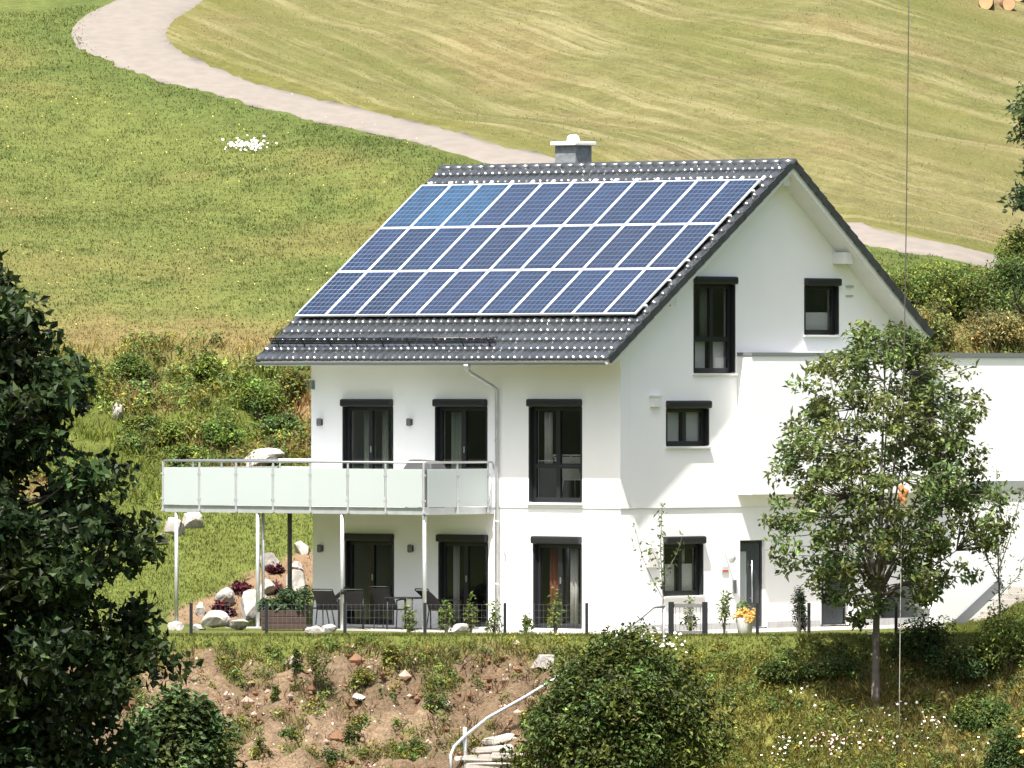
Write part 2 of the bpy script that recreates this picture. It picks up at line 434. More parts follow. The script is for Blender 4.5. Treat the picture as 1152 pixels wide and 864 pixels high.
cxm = (lx+ux)/2; cym = (ly+uy)/2
def in_poly(X, Y, px, py):
    ins = np.zeros(X.shape, bool); n = len(px); j = n-1
    for i in range(n):
        c = ((py[i] > Y) != (py[j] > Y)) & (X < (px[j]-px[i])*(Y-py[i])/((py[j]-py[i])+1e-12)+px[i])
        ins ^= c; j = i
    return ins
MPX = np.concatenate([cxm, [60, 300, 300, 20]]); MPY = np.concatenate([cym, [cym[-1], cym[-1], 400, 400]])
def road_dist(X, Y):
    d = np.full(X.shape, 1e9)
    for i in range(0, NR, 3): d = np.minimum(d, (X-cxm[i])**2+(Y-cym[i])**2)
    return np.sqrt(d)
def zones(X, Y):
    """ground colours and masks of each point of the terrain"""
    v = Y-yback(X); d = yedge(X)-Y
    n1 = fbm(X*.22, Y*.22, 21); n2 = fbm(X*.8, Y*.8, 22); n3 = fbm(X*.1, Y*.1, 23, 3)
    def c(*a): return np.array(a)[None, :]
    def mix(a, b, t): return a*(1-t[:, None])+b*t[:, None]
    mead = mix(np.repeat(c(.094, .110, .030), len(X), 0), np.repeat(c(.132, .110, .041), len(X), 0), smooth(.48, .72, n1)*.45)
    mead = mix(mead, np.repeat(c(.068, .090, .024), len(X), 0), smooth(.5, .75, n2)*.6)
    dry = smooth(13, 14.6, v)*(1-smooth(15.5, 18, v+(n2-.5)*3))
    mead = mix(mead, np.repeat(c(.175, .115, .055), len(X), 0), dry*.5)
    mown = in_poly(X, Y, MPX, MPY).astype(float)
    mo = mix(np.repeat(c(.113, .105, .041), len(X), 0), np.repeat(c(.092, .092, .031), len(X), 0), smooth(.4, .65, n3))
    mo = mix(mo, np.repeat(c(.150, .108, .054), len(X), 0), smooth(.5, .7, n1)*.4)
    rd = road_dist(X, Y)
    verge = (1-smooth(1.6, 4.5, rd))*(1-mown)
    mead = mix(mead, np.repeat(c(.062, .086, .022), len(X), 0), verge*.7)
    vergem = (1-smooth(1.2, 3.2, rd))*mown
    mo = mix(mo, np.repeat(c(.10, .096, .026), len(X), 0), vergem*.75)
    col = mix(mead, mo, mown)
    wild = smooth(7.4, 8.4, v)*(1-smooth(13.0, 14.2, v))
    w1 = mix(np.repeat(c(.070, .084, .019), len(X), 0), np.repeat(c(.165, .112, .060), len(X), 0), smooth(.46, .66, n2))
    col = mix(col, w1, wild)
    lawn = (1-smooth(7.4, 8.4, v))*smooth(-.3, .2, v)
    lw = mix(np.repeat(c(.078, .102, .020), len(X), 0), np.repeat(c(.098, .110, .028), len(X), 0), n1)
    col = mix(col, lw, lawn)
    flat = (1-smooth(-.3, .2, v))
    col = mix(col, np.repeat(c(.082, .094, .022), len(X), 0), flat)
    front = smooth(.35, 1.1, d+(n2-.5)*1.3)
    soil = front*(1-smooth(1.0, 3.4, X+(n1-.5)*2.2))*(1-smooth(11, 16, d))
    fg = mix(np.repeat(c(.118, .116, .030), len(X), 0), np.repeat(c(.138, .120, .042), len(X), 0), smooth(.42, .68, n1))
    col = mix(col, fg, front)
    so_ = mix(np.repeat(c(.158, .113, .072), len(X), 0), np.repeat(c(.112, .079, .049), len(X), 0), smooth(.4, .65, n2))
    grow = soil*smooth(.53, .66, fbm(X*1.3, Y*1.3, 31))
    col = mix(col, so_, soil)
    col = mix(col, np.repeat(c(.082, .094, .022), len(X), 0), grow*.7)
    ax_, ay_, bx_, by_ = -7.1, 9.1, -4.6, 13.0
    t_ = np.clip(((X-ax_)*(bx_-ax_)+(Y-ay_)*(by_-ay_))/((bx_-ax_)**2+(by_-ay_)**2), 0, 1)
    bed = 1-smooth(.55, 1.0, np.hypot(X-ax_-t_*(bx_-ax_), Y-ay_-t_*(by_-ay_))+(n2-.5)*.9)
    col = mix(col, np.repeat(c(.17, .115, .07), len(X), 0), bed)
    far = smooth(26, 40, np.abs(X))
    col = mix(col, np.repeat(c(.018, .027, .012), len(X), 0), far)
    low = smooth(14, 22, d)
    col = mix(col, np.repeat(c(.06, .085, .02), len(X), 0), low)
    return col, mown*(1-smooth(24, 30, np.abs(X))), soil*(1-grow), dict(v=v, d=d, wild=wild, lawn=lawn, front=front, soil=soil, rd=rd, mown=mown, grow=grow, bed=bed, n1=n1, n2=n2)

# ------------------------------------------------------------------ ground sheet
def axis(lo, hi, step, far_lo, far_hi):
    c = list(np.arange(lo, hi+1e-6, step)); s = step; x = lo; a = []
    while x > far_lo: s *= 1.35; x -= s; a.append(max(x, far_lo))
    s = step; x = hi; b = []
    while x < far_hi: s *= 1.35; x += s; b.append(min(x, far_hi))
    return np.array(a[::-1]+c+b)
gx = axis(-16, 16.5, .13, -500, 500); gy = np.concatenate([axis(-15, -9.2, .17, -420, -9.2), np.arange(-9.12, -2.4, .075), axis(-2.4, 74, .17, -2.4, 620)])
GX, GY = np.meshgrid(gx, gy); X = GX.ravel(); Y = GY.ravel()
Z = height(X, Y)
col, mown, soil, info = zones(X, Y)
Z = Z+soil*((fbm(X*1.8, Y*1.8, 41, 3)-.5)*.5+(fbm(X*4.6, Y*4.6, 47, 3)-.5)*.42)+info['wild']*(fbm(X*1.9, Y*1.9, 43, 3)-.5)*.35
# the building pit: the house is cut into the slope
def cut_mask(u0, u1, w0, w1):
    lx_ = CA*(X-CORNER.x)-SA*Y; lw_ = SA*(X-CORNER.x)+CA*Y
    return (lx_ > u0) & (lx_ < u1) & (lw_ > w0) & (lw_ < w1)
Z = np.where(cut_mask(-9.2, .4, .05, 10.6), np.minimum(Z, -.06), Z)
Z = np.where(cut_mask(-6.5, .2, 10.2, 24.5), np.minimum(Z, .9), Z)
nx = len(gx); ny = len(gy)
ii = np.arange((ny-1)*(nx-1)); r_ = ii//(nx-1); c_ = ii % (nx-1)
F = np.stack([r_*nx+c_, r_*nx+c_+1, (r_+1)*nx+c_+1, (r_+1)*nx+c_], 1)
gm = ground_mat()
o = np_mesh('hillside', np.stack([X, Y, Z], 1), F, gm, colors=col, smooth_=True, attrs={'mown': mown, 'soil': soil})
tag(o, 'hillside with green meadow, mown hay field and bare soil bank', 'hillside', kind='structure')

# ------------------------------------------------------------------ foliage generators
def leaf_cloud(P, Nrm, L, W, col, var=.3, tip=None, fold=.15, hue=.12, r=None):
    """one folded leaf per point P with normal Nrm; returns V, F, C"""
    r = r or rng
    n = len(P)
    Nrm = Nrm/np.linalg.norm(Nrm, axis=1, keepdims=True)
    t = r.normal(size=(n, 3)) if tip is None else tip+r.normal(size=(n, 3))*.35
    t = t-Nrm*(t*Nrm).sum(1, keepdims=True); t /= np.linalg.norm(t, axis=1, keepdims=True)+1e-9
    s = np.cross(Nrm, t)
    Ls = (L*np.exp(r.normal(size=n)*.3))[:, None]; Ws = (W*r.uniform(.7, 1.25, n))[:, None]
    a = P; b = P+t*Ls*.5+s*Ws*.5+Nrm*Ls*fold; c = P+t*Ls; d = P+t*Ls*.5-s*Ws*.5+Nrm*Ls*fold
    V = np.stack([a, b, c, d], 1).reshape(-1, 3)
    F = np.arange(4*n).reshape(n, 4)
    k = np.exp(r.normal(size=(n, 1))*var)
    C = np.clip(np.array(col)[None, :]*k if np.ndim(col) == 1 else col*k, 0, 1)
    C = C*(1+(r.uniform(-1, 1, (n, 1)))*np.array([[hue, 0, -hue]]))
    return V, F, np.clip(np.repeat(C, 4, 0), 0.002, 1)
def clump_points(cs, rs, n, r, shell=.55):
    """points in ellipsoid clumps, denser to the outside"""
    k = len(cs); idx = r.integers(0, k, n)
    dirs = r.normal(size=(n, 3)); dirs /= np.linalg.norm(dirs, axis=1, keepdims=True)
    rad = r.uniform(shell**3, 1, n)**(1/3)
    return cs[idx]+dirs*rad[:, None]*rs[idx], dirs, idx
def merge(parts):
    V = []; F = []; C = []; b = 0
    for v, f, c in parts: V.append(v); F.append(f+b); C.append(c); b += len(v)
    return np.concatenate(V), np.concatenate(F), np.concatenate(C)

def blades(P, h, w, col, lean=.5, var=.25, per=4, spread=.06, seed=1):
    """grass tufts: each blade a narrow folded quad standing on the ground"""
    r = np.random.default_rng(seed)
    n = len(P)*per
    B = np.repeat(P, per, 0)+np.concatenate([r.normal(size=(n, 2))*spread, np.full((n, 1), -.02)], 1)
    hh = (np.repeat(h, per)*r.uniform(.5, 1.25, n))[:, None]
    an = r.uniform(0, 2*np.pi, n); le = r.uniform(.05, lean, n)[:, None]
    di = np.stack([np.cos(an), np.sin(an), np.zeros(n)], 1); sd = np.stack([-np.sin(an), np.cos(an), np.zeros(n)], 1)
    ww = (w*r.uniform(.6, 1.3, n))[:, None]
    up = np.array([[0, 0, 1.0]])
    a = B-sd*ww*.5; b = B+sd*ww*.5
    c = B+up*hh*.6+di*hh*le*.4+sd*ww*.35; d = B+up*hh+di*hh*le
    e = B+up*hh*.6+di*hh*le*.4-sd*ww*.35
    V = np.stack([a, b, c, d, e], 1).reshape(-1, 3)
    F = np.arange(5*n).reshape(n, 5)
    k = np.exp(r.normal(size=(n, 1))*var)
    C = np.repeat(col, per, 0)*k
    C = C*(1+r.uniform(-1, 1, (n, 1))*np.array([[.12, 0, -.1]]))
    return V, F, np.clip(np.repeat(C, 5, 0), .003, 1)

def scatter(n, x0, x1, y0, y1, keep, seed):
    r = np.random.default_rng(seed)
    X = r.uniform(x0, x1, n); Y = r.uniform(y0, y1, n)
    lim = (D0+Y)/FPX*600
    ok = np.abs(X) < lim
    lx_ = CA*(X-CORNER.x)-SA*Y; lw_ = SA*(X-CORNER.x)+CA*Y
    ok &= ~((lx_ > -9.6) & (lx_ < .75) & (lw_ > -.2) & (lw_ < 10.8)) & ~((lx_ > -6.8) & (lx_ < .5) & (lw_ > 9.9) & (lw_ < 24))
    X = X[ok]; Y = Y[ok]
    col, mown, soil, inf = zones(X, Y)
    p = keep(X, Y, inf)
    ok = r.uniform(0, 1, len(X)) < p
    inf = {k: a[ok] for k, a in inf.items()}
    X = X[ok]; Y = Y[ok]
    return np.stack([X, Y, height(X, Y)], 1), col[ok], inf

def stuff(name, parts, mat, label, cat):
    V, F, C = merge(parts)
    o = np_mesh(name, V, F, mat, colors=C)
    return tag(o, label, cat, kind='stuff')

# meadow grass between bank and path
P, C, I = scatter(120000, -15.5, 15.5, 15, 66, lambda X, Y, i: smooth(13.2, 14.5, i['v'])*(1-i['mown'])*smooth(.95, 1.35, i['rd']), 51)
h = .03+.05*I['n2']
stuff('meadow_grass', [blades(P, h, .03, C*1.2, 1.2, .2, 3, .11, 1)], M['grass'], 'long green meadow grass on the slope left of the path', 'grass')
# stubble of the mown field
P, C, I = scatter(26000, -15.5, 16, 26, 74, lambda X, Y, i: i['mown']*smooth(1.3, 1.7, i['rd'])*.8, 52)
stuff('hay_stubble', [blades(P, .025+.035*I['n2'], .025, C*2.1, 1.4, .2, 3, .15, 2)], M['grass'], 'short pale stubble of the mown hay field above the path', 'grass')
# lawn below the bank
P, C, I = scatter(24000, -13.5, -2, 7.5, 19, lambda X, Y, i: i['lawn']*(1-i['bed']*.85), 53)
stuff('lawn_grass', [blades(P, .05+.04*I['n2'], .02, C*1.1, .8, .25, 3, .05, 3)], M['grass'], 'short mown lawn sloping up behind the balcony', 'grass')
# wild growth of the bank behind the house
P, C, I = scatter(30000, -14, 16, 10, 34, lambda X, Y, i: smooth(7.2, 8.6, i['v'])*(1-smooth(13.5, 15.0, i['v'])), 54)
sel = I['n2'] > .38
pa = [blades(P, .12+.34*I['n2'], .028, C*np.array([[1.9, 1.95, 1.6]]), .8, .35, 4, .12, 4)]
Q = P[sel]; r5 = np.random.default_rng(5)
Q = Q[r5.uniform(0, 1, len(Q)) < .34]
cs = Q+np.array([[0, 0, .22]]); rs = r5.uniform(.14, .34, (len(Q), 1))*np.array([[1, 1, .9]])
pts, dr, ix = clump_points(cs, rs, len(Q)*30, r5, .3)
tint = np.array([.105, .132, .030])[None, :]*np.exp(r5.normal(size=(len(Q), 1))*.35)*(1+r5.uniform(-.35, .35, (len(Q), 1))*np.array([[1, 0, -.6]]))
pa.append(None)
lv = leaf_cloud(pts, dr+np.array([[0, -.2, .7]]), .095, .055, tint[ix], .3, r=r5)
o = stuff('wild_growth', [pa[0]], M['grass'], 'tangled wild grass and herbs on the rough bank', 'wild grass')
o = stuff('wild_herbs', [lv], M['leaf'], 'low leafy weeds spreading over the rough bank', 'weeds')
# grass of the bank in front
P, C, I = scatter(96000, -13, 14, -14, 9, lambda X, Y, i: np.clip((smooth(-1.1, -.2, i['d'])+smooth(9.6, 10.2, X)*(i['v'] < .2))*(1-i['soil']*.94)+i['grow']*.8, 0, 1)*(1-smooth(9.0, 10.5, i['d'])), 55)
stuff('bank_grass', [blades(P, .07+.20*I['n2']*I['front']+.04*I['n1'], .024, C*1.5, 1.0, .30, 4, .08, 6)], M['grass'], 'rough yellow green grass on the bank below the terrace', 'grass')
# herbs in the right bank and weeds on the soil
P, C, I = scatter(10500, -13, 14, -13, -2.2, lambda X, Y, i: np.clip((1-i['soil'])*.6*smooth(.1, .8, i['d'])+i['grow']*.7+.08*i['soil'], 0, 1), 56)
r6 = np.random.default_rng(6)
rs = r6.uniform(.06, .22, (len(P), 1))*np.array([[1, 1, 1.1]])
pts, dr, ix = clump_points(P+np.array([[0, 0, .10]]), rs, len(P)*26, r6, .2)
tint = np.array([.095, .12, .026])[None, :]*np.exp(r6.normal(size=(len(P), 1))*.35)*(1+r6.uniform(-.3, .45, (len(P), 1))*np.array([[1, 0, -.6]]))
stuff('bank_herbs', [leaf_cloud(pts, dr+np.array([[0, -.2, .7]]), .085, .04, tint[ix], .3, r=r6)], M['leaf'], 'leafy weeds and herbs growing on the bank below the terrace', 'weeds')
# pebbles and clods on the soil
P, C, I = scatter(9000, -11, 5, -13, -3, lambda X, Y, i: i['soil']*(1-i['grow'])*.75, 57)
r7 = np.random.default_rng(8)
oc = np.array([[1, 0, 0], [-1, 0, 0], [0, 1, 0], [0, -1, 0], [0, 0, 1], [0, 0, -1]], float)
of = np.array([[0, 2, 4], [2, 1, 4], [1, 3, 4], [3, 0, 4], [2, 0, 5], [1, 2, 5], [3, 1, 5], [0, 3, 5]])
sz = np.exp(r7.normal(size=len(P))*.62)*.030
V = (P[:, None, :]+oc[None]*sz[:, None, None]*r7.uniform(.6, 1.3, (len(P), 6, 1))).reshape(-1, 3)
F = (of[None]+(np.arange(len(P))*6)[:, None, None]).reshape(-1, 3)
cc = np.where(r7.uniform(size=(len(P), 1)) < .25, np.array([[.5, .42, .35]]), np.array([[.27, .165, .10]]))*r7.uniform(.7, 1.2, (len(P), 1))
tag(np_mesh('soil_stones', V, F, M['grass'], colors=np.repeat(cc, 6, 0)), 'small stones and clods on the bare reddish soil', 'stones', kind='stuff')

# ------------------------------------------------------------------ the house (local axes: u along the eaves wall, w into the house, z up)
house = empty('house', CORNER, -A, 'white two storey house with anthracite roof full of solar panels and a glass railed balcony', 'house')
UL, WD = -9.27, 9.5
EAVE_W, EAVE_Z = -1.08, 6.02
RW, RZ = 5.24, 10.47
PITCH = math.atan2(RZ-EAVE_Z, RW-EAVE_W)
BACK_W, BACK_Z = 10.15, 6.62
GO, GOL = .60, .66                                  # verge overhangs right / left
ZB = 2.74                                           # string line between the storeys
def roof_z(w):
    return EAVE_Z+(w-EAVE_W)*math.tan(PITCH) if w <= RW else RZ-(w-RW)*(RZ-BACK_Z)/(BACK_W-RW)

def wall_poly(outer, holes, T, thick, name, mat, parent):
    """flat wall with openings; T maps (s, z, depth) to local coordinates"""
    polys = [[Vector((s, z, 0)) for s, z in outer]]+[[Vector((s, z, 0)) for s, z in h] for h in holes]
    tris = tessellate_polygon(polys)
    pts = [p for poly in polys for p in poly]
    n = len(pts)
    vs = [T(p.x, p.y, 0) for p in pts]+[T(p.x, p.y, thick) for p in pts]
    fs = [t for t in tris]+[tuple(n+i for i in t[::-1]) for t in tris]
    b = 0
    for poly in polys:
        m = len(poly)
        for i in range(m):
            j = (i+1) % m
            fs.append((b+i, b+j, n+b+j, n+b+i))
        b += m
    mb = MB(); mb.add(vs, fs)
    return mb.build(name, mat, parent)
def rect(s0, s1, z0, z1): return [(s0, z0), (s1, z0), (s1, z1), (s0, z1)]
TF = lambda s, z, d: (s, d, z)                      # eaves wall
TFL = lambda s, z, d: (s, d+.025, z)                # lower part set back
TG = lambda s, z, d: (-d, s, z)                     # gable wall
TGL = lambda s, z, d: (-d-.025, s, z)

def fr_(x0, x1, y0, y1, w=0.0):
    a = fac(x0, y0, w); b = fac(x1, y1, w); return (a[0], b[0], b[1], a[1])
def gr_(x0, x1, y0, y1, u=0.0):
    a = gab(x0, y0, u); b = gab(x1, y1, u); return (a[0], b[0], b[1], a[1])

FW = {  # eaves wall openings, metres from the photograph's survey
    'w1': fr_(386, 442, 456, 577), 'w2': fr_(490, 548, 456, 577), 'w3': fr_(595.5, 654.5, 456, 566)}
for k in ('w1', 'w2'): FW[k] = (FW[k][0], FW[k][1], 2.95, FW[k][3])
FL = {'d1': fr_(388, 442, 607, 711), 'd2': fr_(493, 548, 608, 711), 'd3': fr_(599.5, 653.5, 610, 709)}
for k in FL: FL[k] = (FL[k][0], FL[k][1], .06, FL[k][3])
GU = {'g1': gr_(780.5, 826.5, 318, 420), 'g2': gr_(905, 943, 320, 377), 'g3': gr_(749.5, 797, 458, 502)}
GL = {'g4': gr_(747.5, 791.5, 611, 670), 'door': gr_(833.5, 862, 608, 713)}
AQ = .42                                            # the annex overhangs the gable by this much
ANX0, ANX1 = 4.0, 10.75; ANZ0, ANZ1 = 3.02, 6.12
GL['door2'] = gr_(925, 956, 625, 713); GL['w5'] = gr_(1040, 1056, 640, 682)
for k in ('door', 'door2'): GL[k] = (GL[k][0], GL[k][1], .04, GL[k][3])

top_f = roof_z(0)-.24
wall_poly([(UL, ZB), (0, ZB), (0, top_f), (UL, top_f)], [rect(*FW[k]) for k in FW], TF, .32, 'wall', M['render'], house)
wall_poly([(UL+.025, -1.0), (-.025, -1.0), (-.025, ZB-.004), (UL+.025, ZB-.004)], [rect(*FL[k]) for k in FL], TFL, .30, 'wall', M['render_low'], house)
def gline(w): return roof_z(w)-.24
wall_poly([(.324, ZB), (WD, ZB), (WD, gline(WD)), (RW, gline(RW)), (.324, gline(.324))], [rect(*GU[k]) for k in GU], TG, .32, 'gable_wall', M['render'], house)
wall_poly([(.33, -1.0), (10.75, -1.0), (10.75, ZB+.28), (9.52, ZB+.28), (9.52, ZB-.004), (.33, ZB-.004)], [rect(*GL[k]) for k in GL], TGL, .30, 'gable_wall', M['render_low'], house)
# left end wall and rear wall
mb = MB()
vs = [(UL, .324, -1), (UL, WD, -1), (UL, WD, gline(WD)), (UL, RW, gline(RW)), (UL, .324, gline(.324))]
vs2 = [(x+.32, y, z) for x, y, z in vs]
mb.add(vs+vs2, [(0, 1, 2, 3, 4), (9, 8, 7, 6, 5)]+[(i, (i+1) % 5, 5+(i+1) % 5, 5+i) for i in range(5)])
mb.box(UL+.324, -.33, WD-.3, WD-.003, -1, gline(WD))
mb.build('end_wall', M['render'], house)
# plinth strip
for q0, q1 in ((.34, GL['door'][0]-.05), (GL['door'][1]+.05, GL['door2'][0]-.05), (GL['door2'][1]+.05, 10.7)):
    mb = MB(); mb.box(-.022, -.006, q0, q1, -.2, .16); mb.build('plinth', M['plinth'], house)
# rooms: floors, ceilings, partition walls
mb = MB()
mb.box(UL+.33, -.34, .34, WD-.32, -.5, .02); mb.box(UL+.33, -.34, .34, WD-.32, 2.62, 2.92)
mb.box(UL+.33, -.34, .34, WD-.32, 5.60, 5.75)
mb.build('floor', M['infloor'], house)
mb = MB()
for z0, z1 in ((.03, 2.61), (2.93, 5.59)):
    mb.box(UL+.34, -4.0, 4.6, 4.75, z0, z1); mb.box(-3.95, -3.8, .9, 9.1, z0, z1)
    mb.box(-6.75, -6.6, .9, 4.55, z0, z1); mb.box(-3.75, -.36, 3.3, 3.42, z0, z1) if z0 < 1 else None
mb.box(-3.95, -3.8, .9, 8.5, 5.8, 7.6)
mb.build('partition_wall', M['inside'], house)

# ------------------------------------------------------------------ windows and doors
def win(name, T, r, kind='double', shutter=True, sill=True, rev=.10, low=None, box_px=.07, curtain=None, label=None):
    """window in an opening r=(s0,s1,z0,z1); T(s,z,d): d into the wall"""
    s0, s1, z0, z1 = r
    def Mx(s, d, z): return T(s, z, d)
    f = MB(); a = .065
    d0, d1 = rev, rev+.08
    f.box(s0, s0+a, d0, d1, z0, z1, Mx); f.box(s1-a, s1, d0, d1, z0, z1, Mx)
    f.box(s0+a, s1-a, d0, d1, z1-a, z1, Mx); f.box(s0+a, s1-a, d0, d1, z0, z0+a, Mx)
    panes = []
    def sash(a0, a1, b0, b1, w=.055):
        f.box(a0, a0+w, d0-.012, d1-.015, b0, b1, Mx); f.box(a1-w, a1, d0-.012, d1-.015, b0, b1, Mx)
        f.box(a0+w, a1-w, d0-.012, d1-.015, b1-w, b1, Mx); f.box(a0+w, a1-w, d0-.012, d1-.015, b0, b0+w, Mx)
        panes.append((a0+w-.004, a1-w+.004, b0+w-.004, b1-w+.004))
    i0, i1, k0, k1 = s0+a-.003, s1-a+.003, z0+a-.003, z1-a+.003
    mid = (i0+i1)/2
    if kind == 'double': sash(i0, mid-.001, k0, k1); sash(mid+.001, i1, k0, k1)
    elif kind == 'tall':
        h = k0+(k1-k0)*.37
        sash(i0, mid-.001, k0, h-.001); sash(mid+.001, i1, k0, h-.001)
        sash(i0, mid-.001, h+.001, k1); sash(mid+.001, i1, h+.001, k1)
    else: sash(i0, i1, k0, k1)
    w = f.build(name, M['dark'], house)
    if label: w['label'] = label
    for p in panes:
        g = MB(); g.box(p[0], p[1], d0+.022, d0+.034, p[2], p[3], Mx); g.build('pane', M['glass'], w)
    if shutter:
        b = MB(); b.box(s0-.012, s1+.012, -.12, rev-.012, z1-.03, z1+.145, Mx); b.build('shutter_box', M['shut'], w, bevel=.045)
        for q0, q1 in ((s0-.012, s0+.03), (s1-.03, s1+.012)):
            rl = MB(); rl.box(q0, q1, -.012, rev-.014, z0+.02, z1-.04, Mx); rl.build('shutter_rail', M['shut'], w)
    if sill:
        b = MB(); b.box(s0-.04, s1+.04, -.06, rev-.003, z0-.045, z0-.004, Mx); b.build('sill', M['alu'], w)
    if 'door' in name:
        hd = MB(); hd.box(mid+.02, mid+.045, d0-.05, d0-.03, z0+1.0, z0+1.14, Mx); hd.box(mid+.025, mid+.04, d0-.03, d0-.013, z0+1.05, z0+1.08, Mx); hd.build('handle', M['steel'], w)
    for cu in (curtain or []):
        c0, c1, q0, q1, mat, dep = cu
        x0 = s0+(s1-s0)*c0; x1 = s0+(s1-s0)*c1; y0 = z0+(z1-z0)*q0; y1 = z0+(z1-z0)*q1
        n = max(6, int((x1-x0)/.02)); c = MB(); vs = []
        flat = mat == 'blind'
        for i in range(n+1):
            s = x0+(x1-x0)*i/n; d = d1+dep+(0 if flat else .035*math.sin(s*52)+.01*math.sin(s*131))
            vs += [T(s, y0, d), T(s, y1, d), T(s, y1, d+.006), T(s, y0, d+.006)]
        fs = []
        for i in range(n):
            b = 4*i
            for k in range(4): fs.append((b+k, b+(k+1) % 4, b+4+(k+1) % 4, b+4+k))
        fs += [(0, 1, 2, 3), (4*n, 4*n+1, 4*n+2, 4*n+3)]
        c.add(vs, fs, not flat); c.build('blind' if flat else 'curtain', M[mat], w)
    return w
win('balcony_door', TF, FW['w1'], 'double', sill=False, curtain=[(.26, .46, .02, .93, 'curtain_green', .12), (.60, .74, .02, .93, 'curtain_green', .14)])
win('balcony_door', TF, FW['w2'], 'double', sill=False, curtain=[(.12, .34, .02, .93, 'curtain_green', .12)])
win('window', TF, FW['w3'], 'tall', curtain=[(.14, .26, .38, .93, 'curtain', .12)], label='floor length window with four panes')
win('patio_door', TFL, FL['d1'], 'double', sill=False, curtain=[(.22, .34, .02, .95, 'curtain_red', .25)])
win('patio_door', TFL, FL['d2'], 'double', sill=False, curtain=[(.1, .22, .02, .95, 'curtain', .15)])
win('patio_door', TFL, FL['d3'], 'double', sill=True, curtain=[(.17, .36, .02, .93, 'curtain_red', .12), (.56, .72, .02, .93, 'curtain', .14)], label='patio door with a red curtain')
win('gable_window', TG, GU['g1'], 'tall', curtain=[(.08, .46, .02, .36, 'blind', .05), (.54, .92, .02, .36, 'blind', .05), (.45, .62, .4, .95, 'curtain_green', .2)], label='tall window with four panes')
win('gable_window', TG, GU['g2'], 'single', curtain=[(.08, .92, .05, .45, 'blind', .05)], label='small square window with half drawn blind')
win('gable_window', TG, GU['g3'], 'double', curtain=[(.08, .46, .06, .9, 'blind', .03), (.54, .92, .06, .9, 'blind', .03)], label='wide low window with pale blinds')
win('gable_window', TGL, GL['g4'], 'double', curtain=[(.08, .46, .04, .6, 'blind', .04), (.54, .92, .04, .6, 'blind', .04), (.6, .8, .55, .95, 'curtain', .12)], label='ground floor window with pale blinds')
win('gable_window', TGL, GL['w5'], 'single', label='narrow dark window')
def house_door(r, label, lit):
    s0, s1, z0, z1 = r; Mx = lambda s, d, z: TGL(s, z, d)
    f = MB(); f.box(s0, s0+.06, .1, .2, z0, z1, Mx); f.box(s1-.06, s1, .1, .2, z0, z1, Mx); f.box(s0+.06, s1-.06, .1, .2, z1-.06, z1, Mx)
    f.box(s0+.06, s1-.06, .1, .2, z0-.03, z0+.02, Mx)
    d = f.build('entrance_door', M['dark'], house); d['label'] = label
    p = MB(); a = s0+.063; b = s1-.063
    if lit:
        p.box(a+.32, b, .12, .17, z0+.024, z1-.063, Mx); p.box(a, a+.06, .12, .17, z0+.024, z1-.063, Mx)
        p.box(a+.06, a+.32, .12, .17, z0+.024, z0+.25, Mx); p.box(a+.06, a+.32, .12, .17, z1-.25, z1-.063, Mx)
        g = MB(); g.box(a+.06, a+.32, .14, .15, z0+.25, z1-.25, Mx); g.build('glass_strip', M['frost'], d)
    else:
        p.box(a, b, .12, .17, z0+.024, z1-.063, Mx)
        for k in range(4): p.box(a+.08, b-.08, .112, .1195, z0+.3+k*.42, z0+.62+k*.42, Mx)
    p.build('door_leaf', M['door'], d)
    h = MB(); h.tube([TGL(a+.42 if lit else a+.1, z0+.55, .06), TGL(a+.42 if lit else a+.1, z0+1.5, .06)], .016)
    for z in (.65, 1.4): h.tube([TGL(a+.42 if lit else a+.1, z0+z, .06), TGL(a+.42 if lit else a+.1, z0+z, .12)], .01)
    h.build('handle', M['steel'], d)
house_door(GL['door'], 'grey front door with a narrow glass strip', True)
house_door(GL['door2'], 'plain dark grey side door', False)

# ------------------------------------------------------------------ annex storey over the entrance (overhangs the gable wall)
ax = MB()
Wn = gr_(1023, 1050, 424, 477, AQ)
TA = lambda s, z, d: (AQ-d, s, z)
annex = wall_poly([(ANX0, ANZ0), (ANX1, ANZ0), (ANX1, ANZ1), (ANX0, ANZ1)], [rect(*Wn)], TA, .25, 'annex', M['render'], house)
mb = MB()
mb.box(.002, AQ-.252, ANX0, ANX0+.2, ANZ0, ANZ1); mb.box(-6, AQ-.252, ANX1-.2, ANX1, ANZ0, ANZ1)
mb.box(.002, AQ-.252, ANX0+.202, ANX1-.202, ANZ0, ANZ0+.2); mb.box(.002, AQ-.252, ANX0+.202, WD, ANZ1-.25, ANZ1-.02)
mb.box(-4, AQ-.252, WD+.02, ANX1-.202, ANZ1-.25, ANZ1-.02)
mb.build('side_wall', M['render'], annex)
mb = MB(); mb.box(.003, AQ+.022, ANX0-.02, ANX1+.02, ANZ1+.003, ANZ1+.075)
mb.build('parapet_flashing', M['gutter'], annex)
win('annex_window', TA, Wn, 'single', label='dark upper window half hidden by the tree')

